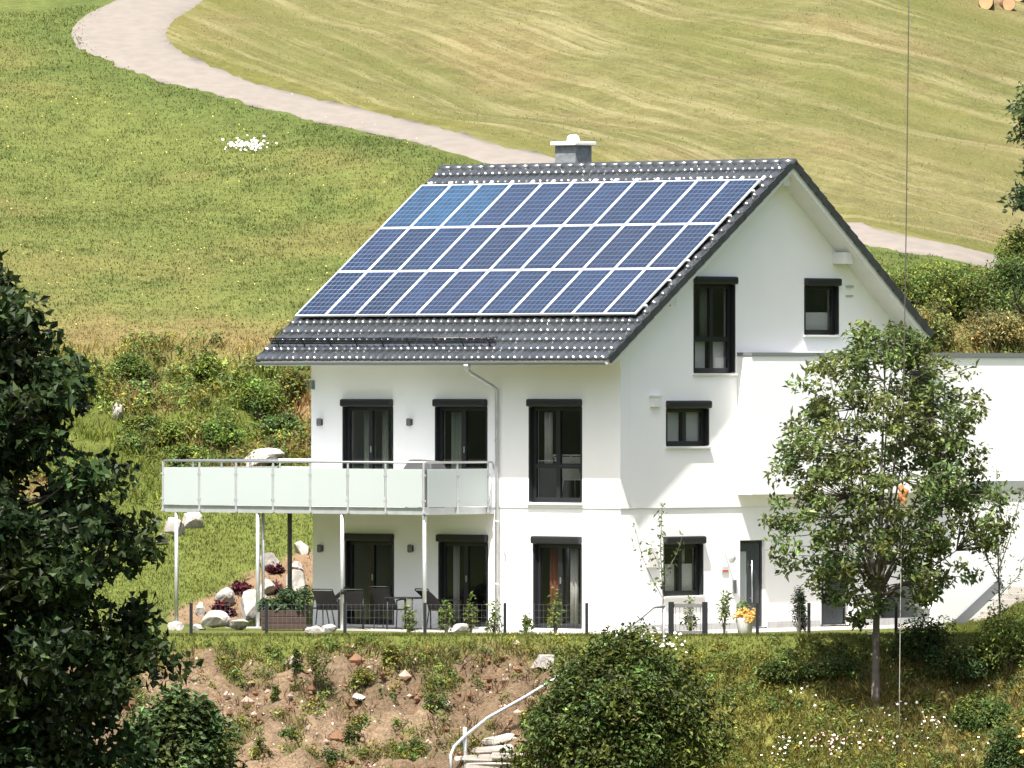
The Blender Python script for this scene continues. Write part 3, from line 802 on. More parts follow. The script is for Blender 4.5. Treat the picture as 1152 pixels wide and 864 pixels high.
# ------------------------------------------------------------------ roof
cosP, sinP = math.cos(PITCH), math.sin(PITCH)
def tiles(u0, u1, w_e, z_e, w_r, z_r, rows, mat, parent):
    S = math.hypot(w_r-w_e, z_r-z_e); dw = (w_r-w_e)/S; dz = (z_r-z_e)/S
    nw, nz = (-dz, dw) if dw > 0 else (dz, -dw)
    prof = [(.000, -.022), (.000, .002), (.010, .021), (.030, .036), (.062, .045), (.10, .045), (.19, .033), (.345, .010)]
    step = S/rows; sc = step/.35
    per = .215; ns = int(round((u1-u0)/per))*9
    us = np.linspace(u0, u1, ns+1)
    ph = (us-u0)/per
    q = .5+.5*np.cos(2*np.pi*ph); wave = .032*(q**3)
    V = []; rt = np.random.default_rng(rows)
    for r in range(rows):
        jt = rt.normal(size=int(ph.max())+2)
        jit = 1+.2*jt[np.minimum(ph.astype(int), len(jt)-1)]
        for s, h in prof:
            ss = r*step+s*sc*(1 if s > .1 else 1)
            lip = wave*jit*(1.0 if h > 0 else .75)
            hh = h+lip*(1.0 if s < .2 else .9)
            rag = .012*np.cos(2*np.pi*ph)*(-1 if s < .03 else 0)
            ss2 = ss+rag
            w = w_e+dw*ss2+nw*hh; z = z_e+dz*ss2+nz*hh
            V.append(np.stack([us, w, z], 1))
    n = len(V); V = np.concatenate(V); m = ns+1
    i = np.arange((n-1)*ns); a = i//ns; b = i % ns
    F = np.stack([a*m+b, a*m+b+1, (a+1)*m+b+1, (a+1)*m+b], 1)
    return np_mesh('roof_tiles', V, F, mat, parent, smooth_=True)
RU0, RU1 = UL-GOL, GO
roof = MB()
# white boarded roof slabs under the tiles
def slab(we, ze, wr, zr, t0, t1, u0, u1, m):
    S = math.hypot(wr-we, zr-ze); dw = (wr-we)/S; dz = (zr-ze)/S
    nw, nz = (-dz, dw) if dw > 0 else (dz, -dw)
    vs = []
    for u in (u0, u1):
        vs += [(u, we+nw*t0, ze+nz*t0), (u, we+nw*t1, ze+nz*t1), (u, wr, zr+t1/abs(dw)), (u, wr, zr+t0/abs(dw))]
    m.add(vs, [(0, 1, 2, 3), (7, 6, 5, 4), (0, 4, 5, 1), (1, 5, 6, 2), (2, 6, 7, 3), (3, 7, 4, 0)])
slab(EAVE_W+.06, EAVE_Z+.06*math.tan(PITCH), RW-.001, RZ, -.20, -.022, RU0+.03, RU1-.03, roof)
slab(BACK_W-.06, BACK_Z+.05, RW+.001, RZ, -.20, -.022, RU0+.03, RU1-.03, roof)
roof_o = roof.build('roof', M['soffit'], house)
tiles(RU0, RU1, EAVE_W, EAVE_Z, RW, RZ, 22, M['tile'], roof_o)
tiles(RU0, RU1, BACK_W, BACK_Z, RW, RZ, 18, M['tile'], roof_o)
# verge tiles along the gables: overlapping dark caps
for uu, sg in ((RU1, 1), (RU0, -1)):
    vg = MB()
    for (we, ze, wr, zr, rows) in ((EAVE_W, EAVE_Z, RW, RZ, 22), (BACK_W, BACK_Z, RW, RZ, 18)):
        S = math.hypot(wr-we, zr-ze); dw = (wr-we)/S; dz = (zr-ze)/S; nw, nz = (-dz, dw) if dw > 0 else (dz, -dw)
        st = S/rows
        for r in range(rows):
            a = r*st-.015; b = (r+1)*st; vs = []
            for ss, l0, l1 in ((a, -.085, .078), (b, -.10, .056)):
                for x0 in (0.0, .028):
                    for l in (l0, l1): vs.append((uu+sg*(x0+(.004 if ss == a else 0)), we+dw*ss+nw*l, ze+dz*ss+nz*l))
            vg.add(vs, [(0, 1, 3, 2), (4, 6, 7, 5), (0, 4, 5, 1), (2, 3, 7, 6), (1, 5, 7, 3), (0, 2, 6, 4)])
    vg.build('verge_tiles', M['tile'], roof_o)
# ridge tiles
rg = MB(); n = 31; L = (RU1-RU0+.06)/n
for k in range(n):
    x0 = RU0-.03+k*L; vs = []
    for x, r in ((x0-.02, .125), (x0+.02, .126), (x0+L, .114)):
        for j in range(9):
            an = math.pi*(-.08+1.16*j/8); vs.append((x, RW+r*math.cos(an)*1.02, RZ-.03+r*.92*math.sin(an)))
    fs = [(i*9+j, i*9+j+1, (i+1)*9+j+1, (i+1)*9+j) for i in range(2) for j in range(8)]+[tuple(range(9)), tuple(range(18, 27))]
    rg.add(vs, fs, True)
rg.build('ridge_tiles', M['tile'], roof_o)
# purlin heads and rafter ends
for w_, sz in ((RW, .22), (1.35, .18), (7.45, .24)):
    p = MB(); z1 = roof_z(w_)-.27; p.box(.002, GO-.2, w_-sz/2, w_+sz/2, z1-.26, z1)
    p.build('purlin', M['soffit'], roof_o)
rf = MB(); 
for k in range(14):
    u = UL+.35+k*(-UL-.7)/13
    a = EAVE_W+.42
    za = roof_z(a)-.245; zb = roof_z(-.003)-.245
    vs = [(u+dx, w, z) for dx in (-.045, .045) for w, z in ((a, za), (a, za-.10), (-.003, zb-.13), (-.003, zb))]
    rf.add(vs, [(0, 1, 2, 3), (7, 6, 5, 4), (0, 4, 5, 1), (1, 5, 6, 2), (2, 6, 7, 3), (3, 7, 4, 0)])
rf.build('rafter_ends', M['soffit'], roof_o)
# gutter and downpipe
g = MB(); vs = []; pr = [(-.075+.075*math.cos(t)*1.0, -.075*math.sin(t)) for t in np.linspace(0, math.pi, 9)]
pr2 = [(-.075+.068*math.cos(t), -.068*math.sin(t)+.002) for t in np.linspace(math.pi, 0, 9)]
loop = pr+pr2
gz = EAVE_Z-.035; gw = EAVE_W+.03
for u in (RU0+.02, RU1-.02): vs += [(u, gw+a, gz+b) for a, b in loop]
m = len(loop)
g.add(vs, [(i, (i+1) % m, m+(i+1) % m, m+i) for i in range(m)]+[tuple(range(m)), tuple(range(m, 2*m))], False)
gut = g.build('gutter', M['gutter'], house)
dpu = fac(559, 500, -.08)[0]; du0 = fac(526, 414, -1.1)[0]
dp = MB(); dp.tube([(du0, EAVE_W-.04, gz-.06), (du0, EAVE_W-.04, gz-.15), (du0+.04, EAVE_W+.02, gz-.24), (dpu-.12, -.14, gz-.52), (dpu, -.085, gz-.62), (dpu, -.085, gz-.8), (dpu, -.085, .0)], .042, 10)
dp.lathe([(.045, 0), (.085, .10), (.09, .14)], (du0, EAVE_W-.04, gz-.2), 12)
dn = dp.build('downpipe', M['zinc'], house)
cl = MB()
for z in (1.0, 2.4, 4.2): cl.lathe([(.05, 0), (.055, .01), (.055, .04), (.05, .05)], (dpu, -.085, z), 12)
cl.build('pipe_clip', M['zinc'], dn)
# snow guard fence on the tiles
def onroof(u, s, h): return (u, EAVE_W+cosP*s-sinP*h, EAVE_Z+sinP*s+cosP*h)
nrm = Vector((0, -sinP, cosP))
sgL = hit_l(299, 394, Vector(onroof(0, 0, .1)), nrm); sgR = hit_l(551, 394, Vector(onroof(0, 0, .1)), nrm)
s_sg = .50
sg = MB()
for h in (.12, .165, .21, .255): sg.tube([onroof(sgL.x, s_sg, h), onroof(sgR.x, s_sg, h)], .017, 6)
nb = 9
for k in range(nb):
    u = sgL.x+.2+(sgR.x-sgL.x-.4)*k/(nb-1)
    sg.bar(onroof(u, s_sg, .04), onroof(u, s_sg, .28), .03, .012); sg.bar(onroof(u, s_sg+.02, .25), onroof(u, s_sg+.3, .065), .02, .02)
sg.build('snow_guard', M['dark'], roof_o)
# chimney
cu = hit_l(644, 180, Vector((0, RW+.25, 0)), Vector((0, 1, 0))).x
ch = MB(); ch.box(cu-.31, cu+.31, RW+.0, RW+.56, RZ-.6, RZ+.47)
chim = ch.build('chimney', M['chim'], roof_o)
cp = MB(); cp.box(cu-.385, cu+.385, RW-.09, RW+.65, RZ+.473, RZ+.565); cp.build('chimney_cap', M['capst'], chim, bevel=.02)
cp = MB(); cp.lathe([(.15, 0), (.155, .06), (.13, .12), (.07, .16)], (cu, RW+.28, RZ+.568), 14); cp.build('flue_cowl', M['alu'], chim)

# ------------------------------------------------------------------ solar panels
PH = .17                                            # height of panel tops over the roof plane
pl = lambda x, y: hit_l(x, y, Vector(onroof(0, 0, PH)), nrm)
bl = pl(334.5, 355); br = pl(717, 352.5); tl = pl(471.5, 207); tr = pl(852.5, 202)
def sl_of(p): return (p.y-EAVE_W)*cosP+(p.z-EAVE_Z)*sinP
pu0 = (bl.x+tl.x)/2; pu1 = (br.x+tr.x)/2; ps0 = (sl_of(bl)+sl_of(br))/2; ps1 = (sl_of(tl)+sl_of(tr))/2
print('panels', pu0, pu1, ps0, ps1, bl, tl, br, tr)
def cell_mat():
    m, nt, b = new_mat('solar_cell')
    at_ = nt.nodes.new('ShaderNodeAttribute'); at_.attribute_name = 'Col'
    nt.links.new(at_.outputs['Color'], b.inputs['Base Color'])
    b.inputs['Roughness'].default_value = .38; b.inputs['Specular IOR Level'].default_value = .4
    b.inputs['Coat Weight'].default_value = .22; b.inputs['Coat Roughness'].default_value = .06
    return m
M['cell'] = cell_mat()
PC, PR = 11, 3
pw = (pu1-pu0)/PC; phh = (ps1-ps0)/PR
for r in range(PR):
    for c in range(PC):
        a0 = pu0+c*pw+.008; a1 = pu0+(c+1)*pw-.008; b0 = ps0+r*phh+.006; b1 = ps0+(r+1)*phh-.006
        top = r == 2 and c < 3
        base = np.array((.006, .034, .076)) if top else np.array((.005, .014, .037))
        base = base*rnd.uniform(.82, 1.18)*np.array((1+rnd.uniform(-.1, .3), 1, 1))
        fw = .025
        V = [onroof(a0+fw, b0+fw, PH-.012), onroof(a1-fw, b0+fw, PH-.012), onroof(a1-fw, b1-fw, PH-.012), onroof(a0+fw, b1-fw, PH-.012)]
        Fq = [[0, 1, 2, 3]]; Cc = [np.array((.19, .225, .29))]*4
        nx_, ny_ = 6, 10
        cw = (a1-a0-2*fw-.02)/nx_; chh = (b1-b0-2*fw-.02)/ny_
        for i in range(nx_):
            for j in range(ny_):
                x0 = a0+fw+.01+i*cw+.006; x1 = x0+cw-.012; y0 = b0+fw+.01+j*chh+.007; y1 = y0+chh-.014
                k = len(V); V += [onroof(x0, y0, PH-.009), onroof(x1, y0, PH-.009), onroof(x1, y1, PH-.009), onroof(x0, y1, PH-.009)]
                Fq.append([k, k+1, k+2, k+3]); cc = base*rnd.uniform(.72, 1.32); Cc += [cc]*4
        p = np_mesh('solar_panel', V, Fq, M['cell'], house, colors=np.array(Cc))
        if top: p['label'] = 'solar panel of lighter blue'
        f = MB()
        def fb(x0, x1, y0, y1):
            vs = [onroof(x, y, h) for h in (PH-.045, PH) for y in (y0, y1) for x in (x0, x1)]
            f.add(vs, [(0, 2, 3, 1), (4, 5, 7, 6), (0, 1, 5, 4), (2, 6, 7, 3), (0, 4, 6, 2), (1, 3, 7, 5)])
        fb(a0, a1, b0, b0+fw); fb(a0, a1, b1-fw, b1); fb(a0, a0+fw, b0+fw, b1-fw); fb(a1-fw, a1, b0+fw, b1-fw)
        f.build('panel_frame', M['alu'], p)
rl = MB()
for r in range(PR):
    for q in (.22, .78):
        s = ps0+(r+q)*phh
        rl.bar(onroof(pu0-.05, s, PH-.075), onroof(pu1+.05, s, PH-.075), .04, .05, nrm)
rl.build('mounting_rails', M['alu'], roof_o)
hk = MB(); nh = 17
for k in range(nh):
    u = pu0+.15+(pu1-pu0-.2)*k/(nh-1)
    vs = [onroof(u+dx, s, h) for s in (ps1+.04, ps1+.19) for h in (.075, .12) for dx in (-.035, .035)]
    hk.add(vs, [(0, 1, 3, 2), (4, 6, 7, 5), (0, 4, 5, 1), (2, 3, 7, 6), (1, 5, 7, 3), (0, 2, 6, 4)])
hk.build('mounting_hooks', M['alu'], roof_o)

# ------------------------------------------------------------------ small fittings on the walls
for x, y, z_ in ((361.5, 475, 0), (462.5, 475, 0), (361.5, 617, 1), (463, 617, 1)):
    u, z = fac(x, y); d0 = .02 if z_ else 0
    l = MB(); l.box(u-.05, u+.05, d0-.02, d0-.002, z-.07, z+.07)
    lo = l.build('wall_lamp', M['lamp'], house)
    b = MB(); b.lathe([(.035, -.09), (.055, -.07), (.055, .07), (.035, .09)], (u, d0-.085, z), 14); b.build('lamp_body', M['lamp'], lo)
u, z = fac(352, 433)
b = MB(); b.bar((u-.1, -.02, z), (u+.1, -.30, z+.02), .03); b.bar((u+.02, -.16, z-.12), (u+.02, -.16, z+.1), .03); b.box(u-.02, u+.06, -.03, -.002, z-.1, z+.1)
b.build('wall_bracket', M['gutter'], house)
w, z = gab(736, 452); b = MB(); b.box(.002, .10, w-.14, w+.14, z-.11, z+.11); b.box(.002, .115, w-.17, w+.17, z+.112, z+.14); b.build('vent_cover', M['white'], house)
w, z = gab(955, 327); b = MB(); b.box(.002, .05, w-.12, w+.12, z+.08, z+.12); b.box(.002, .03, w-.12, w+.12, z-.13, z-.10); b.build('vent_cover', M['zinc'], house)
w, z = gab(816, 636); d = -.023
b = MB(); b.box(d, d+.02, w-.11, w+.11, z-.16, z-.02); so_ = b.build('name_sign', M['pot'], house)
b = MB(); b.box(d+.0205, d+.024, w-.10, w+.10, z-.14, z-.105); b.build('red_stripe', M['red'], so_)
b = MB(); b.bar((d, w+.02, z+.26), (d+.2, w+.02, z+.26), .025); b.lathe([(.0, .0), (.06, .02), (.09, -.09), (.05, -.17), (.03, -.19)], (d+.2, w+.02, z+.24), 12); b.build('wall_lantern', M['zinc'], house)
w, z = gab(826.5, 660); b = MB(); b.box(d, d+.04, w-.05, w+.05, z-.15, z+.15); b.build('intercom', M['gutter'], house)
w, z = gab(733, 627); b = MB(); b.box(d, d+.06, w-.16, w+.16, z-.22, z+.22); b.build('meter_box', M['capst'], house)
u, z = fac(569, 620); b = MB(); b.tube([(u, -.03, z-.1), (u, -.06, z+.1)], .025); b.build('wall_sensor', M['white'], house)

# ------------------------------------------------------------------ balcony
BW = -2.3
zf = lambda y: fac(500, y, BW)[1]
bu0 = fac(184, 520, BW)[0]; bu1 = fac(478, 520, BW)[0]
zr = zf(520.5); zg0 = zf(571); zg1 = zf(528); zd1 = zf(571.5); zd0 = zf(579.5)
BBW = 1.55                                           # rear edge of the part beside the house
dk = MB()
dk.box(bu0, bu1, BW, BW+.07, zd0, zd1); dk.box(bu1-.07, bu1, BW+.07, -.005, zd0, zd1); dk.box(bu0, bu0+.07, BW+.07, BBW, zd0, zd1)
dk.box(bu0+.07, UL-.005, BBW-.07, BBW, zd0, zd1); dk.box(bu0+.075, bu1-.075, BW+.075, -.005, zd0+.03, zd1-.03); dk.box(bu0+.075, UL-.005, -.004, BBW-.075, zd0+.03, zd1-.03)
balc = dk.build('balcony', M['zinc'], house)
# front panels 7, return 2, left return 3, rear 2
def seg(p, q, n, posts_end=True):
    p = Vector(p); q = Vector(q)
    d = (q-p)/n; dn_ = d.normalized(); out = Vector((dn_.y, -dn_.x, 0))
    for k in range(n):
        a = p+d*k+dn_*.035; b = p+d*(k+1)-dn_*.035
        g = MB(); vs = [Vector((e.x, e.y, z))+out*t for t in (0, .012) for e in (a, b) for z in (zg0, zg1)]
        g.add(vs, [(0, 1, 3, 2), (4, 6, 7, 5), (0, 2, 6, 4), (1, 5, 7, 3), (0, 4, 5, 1), (2, 3, 7, 6)])
        g.build('glass_panel', M['frost'], balc)
    for k in range(n+1):
        if k == 0 and not posts_end: continue
        e = p+d*k
        b = MB(); b.bar((e.x, e.y, zd0+.02), (e.x, e.y, zr-.01), .045, .02, up=tuple(out))
        for z in (zg0+.14, zg1-.14):
            for s in (-1, 1): b.bar(Vector((e.x, e.y, z))+dn_*s*.012+out*.0, Vector((e.x, e.y, z))+dn_*s*.055, .035, .045)
        b.bar(Vector((e.x, e.y, zd0+.05))-out*.02, Vector((e.x, e.y, zd0+.05))+out*.03, .06, .06)
        b.build('railing_post', M['zinc'], balc)
seg((bu0+.01, BW-.03, 0), (bu1-.01, BW-.03, 0), 7)
seg((bu1+.02, BW+.03, 0), (bu1+.02, -.22, 0), 2, False)
seg((bu0-.02, BBW, 0), (bu0-.02, BW+.03, 0), 4, False)
seg((UL-.1, BBW+.02, 0), (bu0+.01, BBW+.02, 0), 2, False)
hr = MB()
hr.tube([(bu1+.02, -.05, zr-.16), (bu1+.02, -.05, zr-.05), (bu1+.02, -.10, zr), (bu1+.02, BW+.05, zr), (bu1-.03, BW-.03, zr), (bu0+.03, BW-.03, zr), (bu0-.02, BW+.05, zr), (bu0-.02, BBW-.04, zr), (bu0+.03, BBW+.02, zr), (UL-.02, BBW+.02, zr)], .024, 8)
hr.build('handrail', M['steel'], balc)
for x, dark in ((198.5, 0), (290, 0), (385, 0), (477.5, 0)):
    u = fac(x, 650, BW+.05)[0]
    b = MB(); b.tube([(u, BW+.05, -.1), (u, BW+.05, zd0-.003)], .045, 12); b.box(u-.09, u+.09, BW-.04, BW+.14, .0, .03)
    b.build('support_post', M['zinc'], balc)
b = MB(); u = fac(326, 650, BBW-.1)[0]; b.tube([(u, BBW-.1, -.3), (u, BBW-.1, zd0-.003)], .055, 12); p = b.build('support_post', M['steel_dark'], balc); p['label'] = 'dark rear post'  # rear post in a darker steel than the other supports
b = MB(); u = fac(296, 650, BW+.3)[0]; b.tube([(u, BW+.3, -.1), (u, BW+.3, zd0+.0)], .035, 12); b.build('support_post', M['zinc'], balc)
# terrace slab in front of the house
pv = MB()
pv.box(-9.6, .6, -2.5, .02, -.12, .012); pv.box(-.02, 2.2, .03, 9.9, -.12, .012)
t = pv.build('terrace', M['paving'], None); t.location = CORNER; t.rotation_euler = (0, 0, -A)
tag(t, kind='structure')

# ------------------------------------------------------------------ garage block beside the annex
gar = empty('garage', l2w(.2, 10.8, 0), -A, 'white flat roofed garage block at the right edge behind the young tree', 'garage')
GH = (432-402)/FPX*(D0+9)+ZC
mb = MB(); mb.box(-6.3, 0, 0, 13, -1.5, GH); mb.build('wall', M['render'], gar)
mb = MB(); mb.box(-6.35, .035, -.02, 13.05, GH+.003, GH+.10); mb.build('parapet_flashing', M['gutter'], gar)
lz = (432-546)/FPX*(D0+9)+ZC
mb = MB(); mb.box(.003, .05, .75, 13, lz-.12, lz+.10); mb.build('ledge_strip', M['zinc'], gar)

# ------------------------------------------------------------------ outdoor stairs at the garage
st = empty('outdoor_stairs', l2w(1.35, 11.0, 0), -A, 'pale outdoor stairs with grey sloping side climbing along the garage', 'stairs')
def gl_(x, y, u=1.35):
    w, z = gab(x, y, u); return w-11.0, z
a = gl_(1072, 702); b = gl_(1122, 655)
mb = MB(); mb.bar((0.1, a[0], a[1]), (0.1, b[0], b[1]), .08, .26); mb.build('stringer', M['gutter'], st)
n = 7
for k in range(n):
    w0 = a[0]+(b[0]-a[0])*k/n; z0 = a[1]+(b[1]-a[1])*k/n
    mb = MB(); mb.box(.16, 1.1, w0+.1, w0+.1+(b[0]-a[0])/n+.06, z0-1.2, z0-.12); mb.build('step', M['paving'], st)
mb = MB(); mb.box(.16, 1.1, b[0]+.18, b[0]+3, b[1]-1.2, b[1]-.1); mb.build('landing', M['paving'], st)

# ------------------------------------------------------------------ garden fence, gate, stair railing
FY = -2.62
fence = empty('garden_fence', (0, FY, 0), 0, 'low wire mesh fence with black posts along the terrace edge', 'fence')
def fx(x): return (x-576)*(D0+FY)/FPX
fposts = [124, 215, 300, 388, 478, 568, 660, 755, 793, 852, 910, 1008]
for x in fposts:
    X_ = fx(x)
    if x in (755, 793): continue
    mb = MB(); mb.box(X_-.035, X_+.035, -.03, .03, -.5, .72); mb.build('fence_post', M['dark'], fence)
for x0, x1 in zip(fposts, fposts[1:]):
    if x0 == 755: continue
    a = fx(x0)+.04; b = fx(x1)-.04; mb = MB()
    for z in (.08, .24, .40, .56, .68): mb.bar((a, -.03, z), (b, -.03, z), .0024)
    k = a
    while k < b: mb.bar((k, -.035, .05), (k, -.035, .70), .0022); k += .1
    mb.build('mesh_panel', M['gutter'], fence)
gate = empty('garden_gate', (fx(774), FY, 0), 0, 'small dark metal gate frame in the low fence before the gable', 'gate')
hw = (fx(793)-fx(755))/2
for s in (-1, 1):
    mb = MB(); mb.box(s*hw-.06, s*hw+.06, -.06, .06, -.4, .74); mb.build('gate_post', M['dark'], gate)
mb = MB(); mb.box(-hw+.06, hw-.06, -.03, .03, .62, .70); mb.box(-hw+.06, hw-.06, -.03, .03, .05, .11)
for k in range(7): mb.box(-hw+.1+k*(2*hw-.2)/6-.006, -hw+.1+k*(2*hw-.2)/6+.006, -.012, .012, .11, .62)
mb.build('gate_leaf', M['steel_dark'], gate)

rail = empty('stair_railing', at(661, 741, -4.8), 0, 'curved galvanised steel handrail running down the bank beside the round bush', 'railing')
ro = Vector(rail.location)
rp = [at(747, 682, -3.2), at(735, 683, -3.4), at(722, 694, -3.6), at(661, 741, -4.8), at(591, 784, -6.0), at(548, 808, -6.7), at(522, 829, -7.2), at(511, 840, -7.5), at(507, 850, -7.65), at(508, 872, -7.75)]
mb = MB(); mb.tube([p-ro for p in rp], .035, 10); mb.build('handrail', M['zinc'], rail)
for p in (at(747, 684, -3.2), at(722, 696, -3.6), at(640, 757, -5.15), at(523, 818, -7.15)):
    mb = MB(); g = hz(p.x, p.y); mb.tube([Vector((p.x, p.y, g-.3))-ro, p-ro], .028 if p.y > -7 else .045, 8); mb.build('railing_post', M['zinc'], rail)

# stone steps by the railing
STEPS = [(535, 852, .42, .5), (553, 843, .40, .25), (562, 831, .34, .55), (548, 862, .5, .1), (572, 850, .36, -.2)]
STL = ['lowest pale stone step beside the foot of the handrail', 'middle pale stone step between the handrail foot and the round bush', 'tilted upper stone slab near the round bush',
       'broad stone step at the lower picture edge', 'stone step half hidden under the round bush']
for (x, y, s, rot), lb in zip(STEPS, STL):
    p = ground_px(x, y+4, -16, -3)
    bm = bmesh.new(); bmesh.ops.create_cube(bm, size=1)
    for v in bm.verts:
        v.co = Vector((v.co.x*s*2.0, v.co.y*s*1.4, v.co.z*.15)); v.co += Vector([rnd.uniform(-.04, .04) for _ in range(3)])
    bmesh.ops.bevel(bm, geom=bm.edges[:], offset=.03, segments=2, affect='EDGES')
    me = bpy.data.meshes.new('stone_step'); bm.to_mesh(me); bm.free()
    o = link('stone_step', me, M['slab']); o.location = p+Vector((0, 0, .06)); o.rotation_euler = (rnd.uniform(-.06, .06), rnd.uniform(-.16, .05), rot)
    tag(o, lb, 'step', 'stone steps beside the handrail')

# ------------------------------------------------------------------ boulders
def boulder(p, sx, sy, sz, lb, group='limestone boulders of the rock garden', seed=0, rot=0.0, tilt=0.0):
    r = random.Random(seed)
    bm = bmesh.new(); bmesh.ops.create_icosphere(bm, subdivisions=4, radius=1)
    planes = []
    for _ in range(16):
        n = Vector((r.gauss(0, 1), r.gauss(0, 1), r.gauss(0, .8))).normalized(); planes.append((n, r.uniform(.45, .82)))
    for v in bm.verts:
        c = v.co.copy()
        for n, d in planes:
            e = c.dot(n)
            if e > d: c -= n*(e-d)*.985
        v.co = c*(1.12+.10*(float(vnoise(c.x*3+seed, c.y*3+c.z*2, seed))-.5)+.07*(float(vnoise(c.x*8+seed, c.y*8+c.z*7, seed+1))-.5))
    for v in bm.verts: v.co = Vector((v.co.x*sx, v.co.y*sy, v.co.z*sz))
    me = bpy.data.meshes.new('boulder'); bm.to_mesh(me); bm.free()
    o = link('boulder', me, M['stone']); o.location = p; o.rotation_euler = (tilt, tilt*.6, rot)
    tag(o, lb, 'boulder', group)
BL = [ # x, y(base), half width m, half height, label
    (226, 692, .20, .17, 'small pale boulder beside the black fence post under the balcony'),
    (250, 680, .32, .24, 'pointed white boulder behind the front red leaved plant'),
    (243, 704, .36, .20, 'flat white boulder lying in front of the front red leaved plant'),
    (284, 694, .42, .36, 'tilted grey white slab boulder left of the twin balcony posts'),
    (268, 707, .34, .16, 'low white boulder at the terrace edge left of the wooden planter'),
    (304, 640, .36, .30, 'large white boulder topmost behind the twin balcony posts'),
    (299, 668, .36, .20, 'white boulder left of the middle red leaved plant, by the twin posts'),
    (331, 670, .34, .34, 'white boulder behind the dark rear balcony post'),
    (340, 685, .22, .20, 'white boulder against the house corner above the wooden planter'),
    (333, 642, .30, .12, 'flat white boulder above the dark rear post foot'),
    (341, 622, .22, .18, 'white boulder touching the house wall, highest on the rock slope'),
    (197, 600, .34, .26, 'white boulder at the top of the lawn beside the left balcony post'),
    (216, 592, .30, .26, 'white boulder right of the left balcony post at the top of the lawn'),
    (182, 612, .26, .18, 'white boulder at the lawn top nearest to the dark tree'),
    (133, 470, .26, .24, 'grey boulder alone in the rough bank near the dark tree'),
    (292, 523, .70, .20, 'long white boulder seen just above the balcony railing'),
    (198, 710, .26, .12, 'small flat boulder at the foot of the left balcony post'),
    (222, 711, .20, .10, 'grey stone at the foot of the black fence post'),
]
for i, (x, y, s, h, lb) in enumerate(BL):
    p = ground_px(x, y, 2 if y < 705 else -2.4)
    if y >= 700: p = at(x, y, 2.5)
    boulder(p+Vector((0, 0, h*.55)), s, s*.8, h*1.1, lb, seed=i*7+3, rot=rnd.uniform(0, 3), tilt=rnd.uniform(-.2, .2))
pw_ = at(613, 747, -3.9)
boulder(ground_px(613, 750, -14, -3)+Vector((0, 0, .08)), .34, .26, .17, 'white stone lying on the bank above the handrail', 'stones on the bank', 77, .3)
boulder(ground_px(428, 775, -14, -3)+Vector((0, 0, .03)), .09, .08, .08, 'small white stone on the bare soil bank', 'stones on the bank', 78, .3)
boulder(ground_px(404, 786, -14, -3)+Vector((0, 0, .03)), .16, .12, .09, 'flat brownish stone on the bare soil bank', 'stones on the bank', 79, .3)
for i, (x, s, lb) in enumerate(((353, .28, 'white stone block in front of the left garden chair'), (368, .2, 'small white stone right of the planter on the terrace edge'), (517, .34, 'white stone slab below the second patio door'))):
    boulder(at(x, 712, -1.2 if i < 2 else -.8)+Vector((0, 0, .06)), s, .16, .14, lb, 'stones on the terrace edge', 90+i, .1)

# ------------------------------------------------------------------ plants
def plant(name, parts, mat, label, cat, group=None, parent=None, origin=None):
    V, F, C = merge(parts)
    if origin is not None: V = V-np.array(origin)[None, :]
    o = np_mesh(name, V, F, mat, parent, colors=C)
    if origin is not None and parent is None: o.location = origin
    if parent is None: tag(o, label, cat, group)
    return o
def bush(name, p, rx, ry, rz_, n, col, L, W, label, cat, group=None, seed=1, clumps=40, mat='leaf', up=.5, shell=.5, cl=.35, var=.3, core=True):
    r = np.random.default_rng(seed)
    d = r.normal(size=(clumps, 3)); d /= np.linalg.norm(d, axis=1, keepdims=True); d[:, 2] = np.abs(d[:, 2])*1.2-.35
    q = r.uniform(.45, 1, (clumps, 1))**.6
    q = q*np.where(r.uniform(size=(clumps, 1)) < .22, r.uniform(1.04, 1.2, (clumps, 1)), r.uniform(.9, 1.03, (clumps, 1)))
    cs = d*q*np.array([[rx, ry, rz_]])*.82
    cs[:, 2] += rz_*.55
    rs = np.array([[rx, ry, rz_]])*r.uniform(cl*.6, cl*1.25, (clumps, 1))
    pts, dr, ix = clump_points(cs, rs, n, r, shell)
    pts = pts[pts[:, 2] > -.1]; m = len(pts); dr = dr[:m]; ix = ix[:m]
    out = pts-np.array([[0, 0, rz_*.4]]); out /= np.linalg.norm(out, axis=1, keepdims=True)+1e-6
    N = r.normal(size=(m, 3))*.55+out*.6+np.array([[0, 0, up]])
    tint = np.array(col)[None, :]*np.exp(r.normal(size=(clumps, 1))*var*.7)*(1+r.uniform(-.2, .25, (clumps, 1))*np.array([[1, 0, -.5]]))
    base = empty(name, p, 0, label, cat, group)
    v, f, c = leaf_cloud(pts, N, L, W, tint[ix], var, r=r)
    np_mesh('foliage', v, f, M[mat], base, colors=c)
    t = MB()
    for k in range(0, clumps, max(1, clumps//12)):
        e = Vector(cs[k])*.9
        t.tube([(0, 0, -.15), Vector((e.x*.35, e.y*.35, e.z*.5)), e], [.02*max(1, rz_), .013*max(1, rz_), .006], 5, False)
    t.build('stems', M['bark'], base, fix=False)
    return base

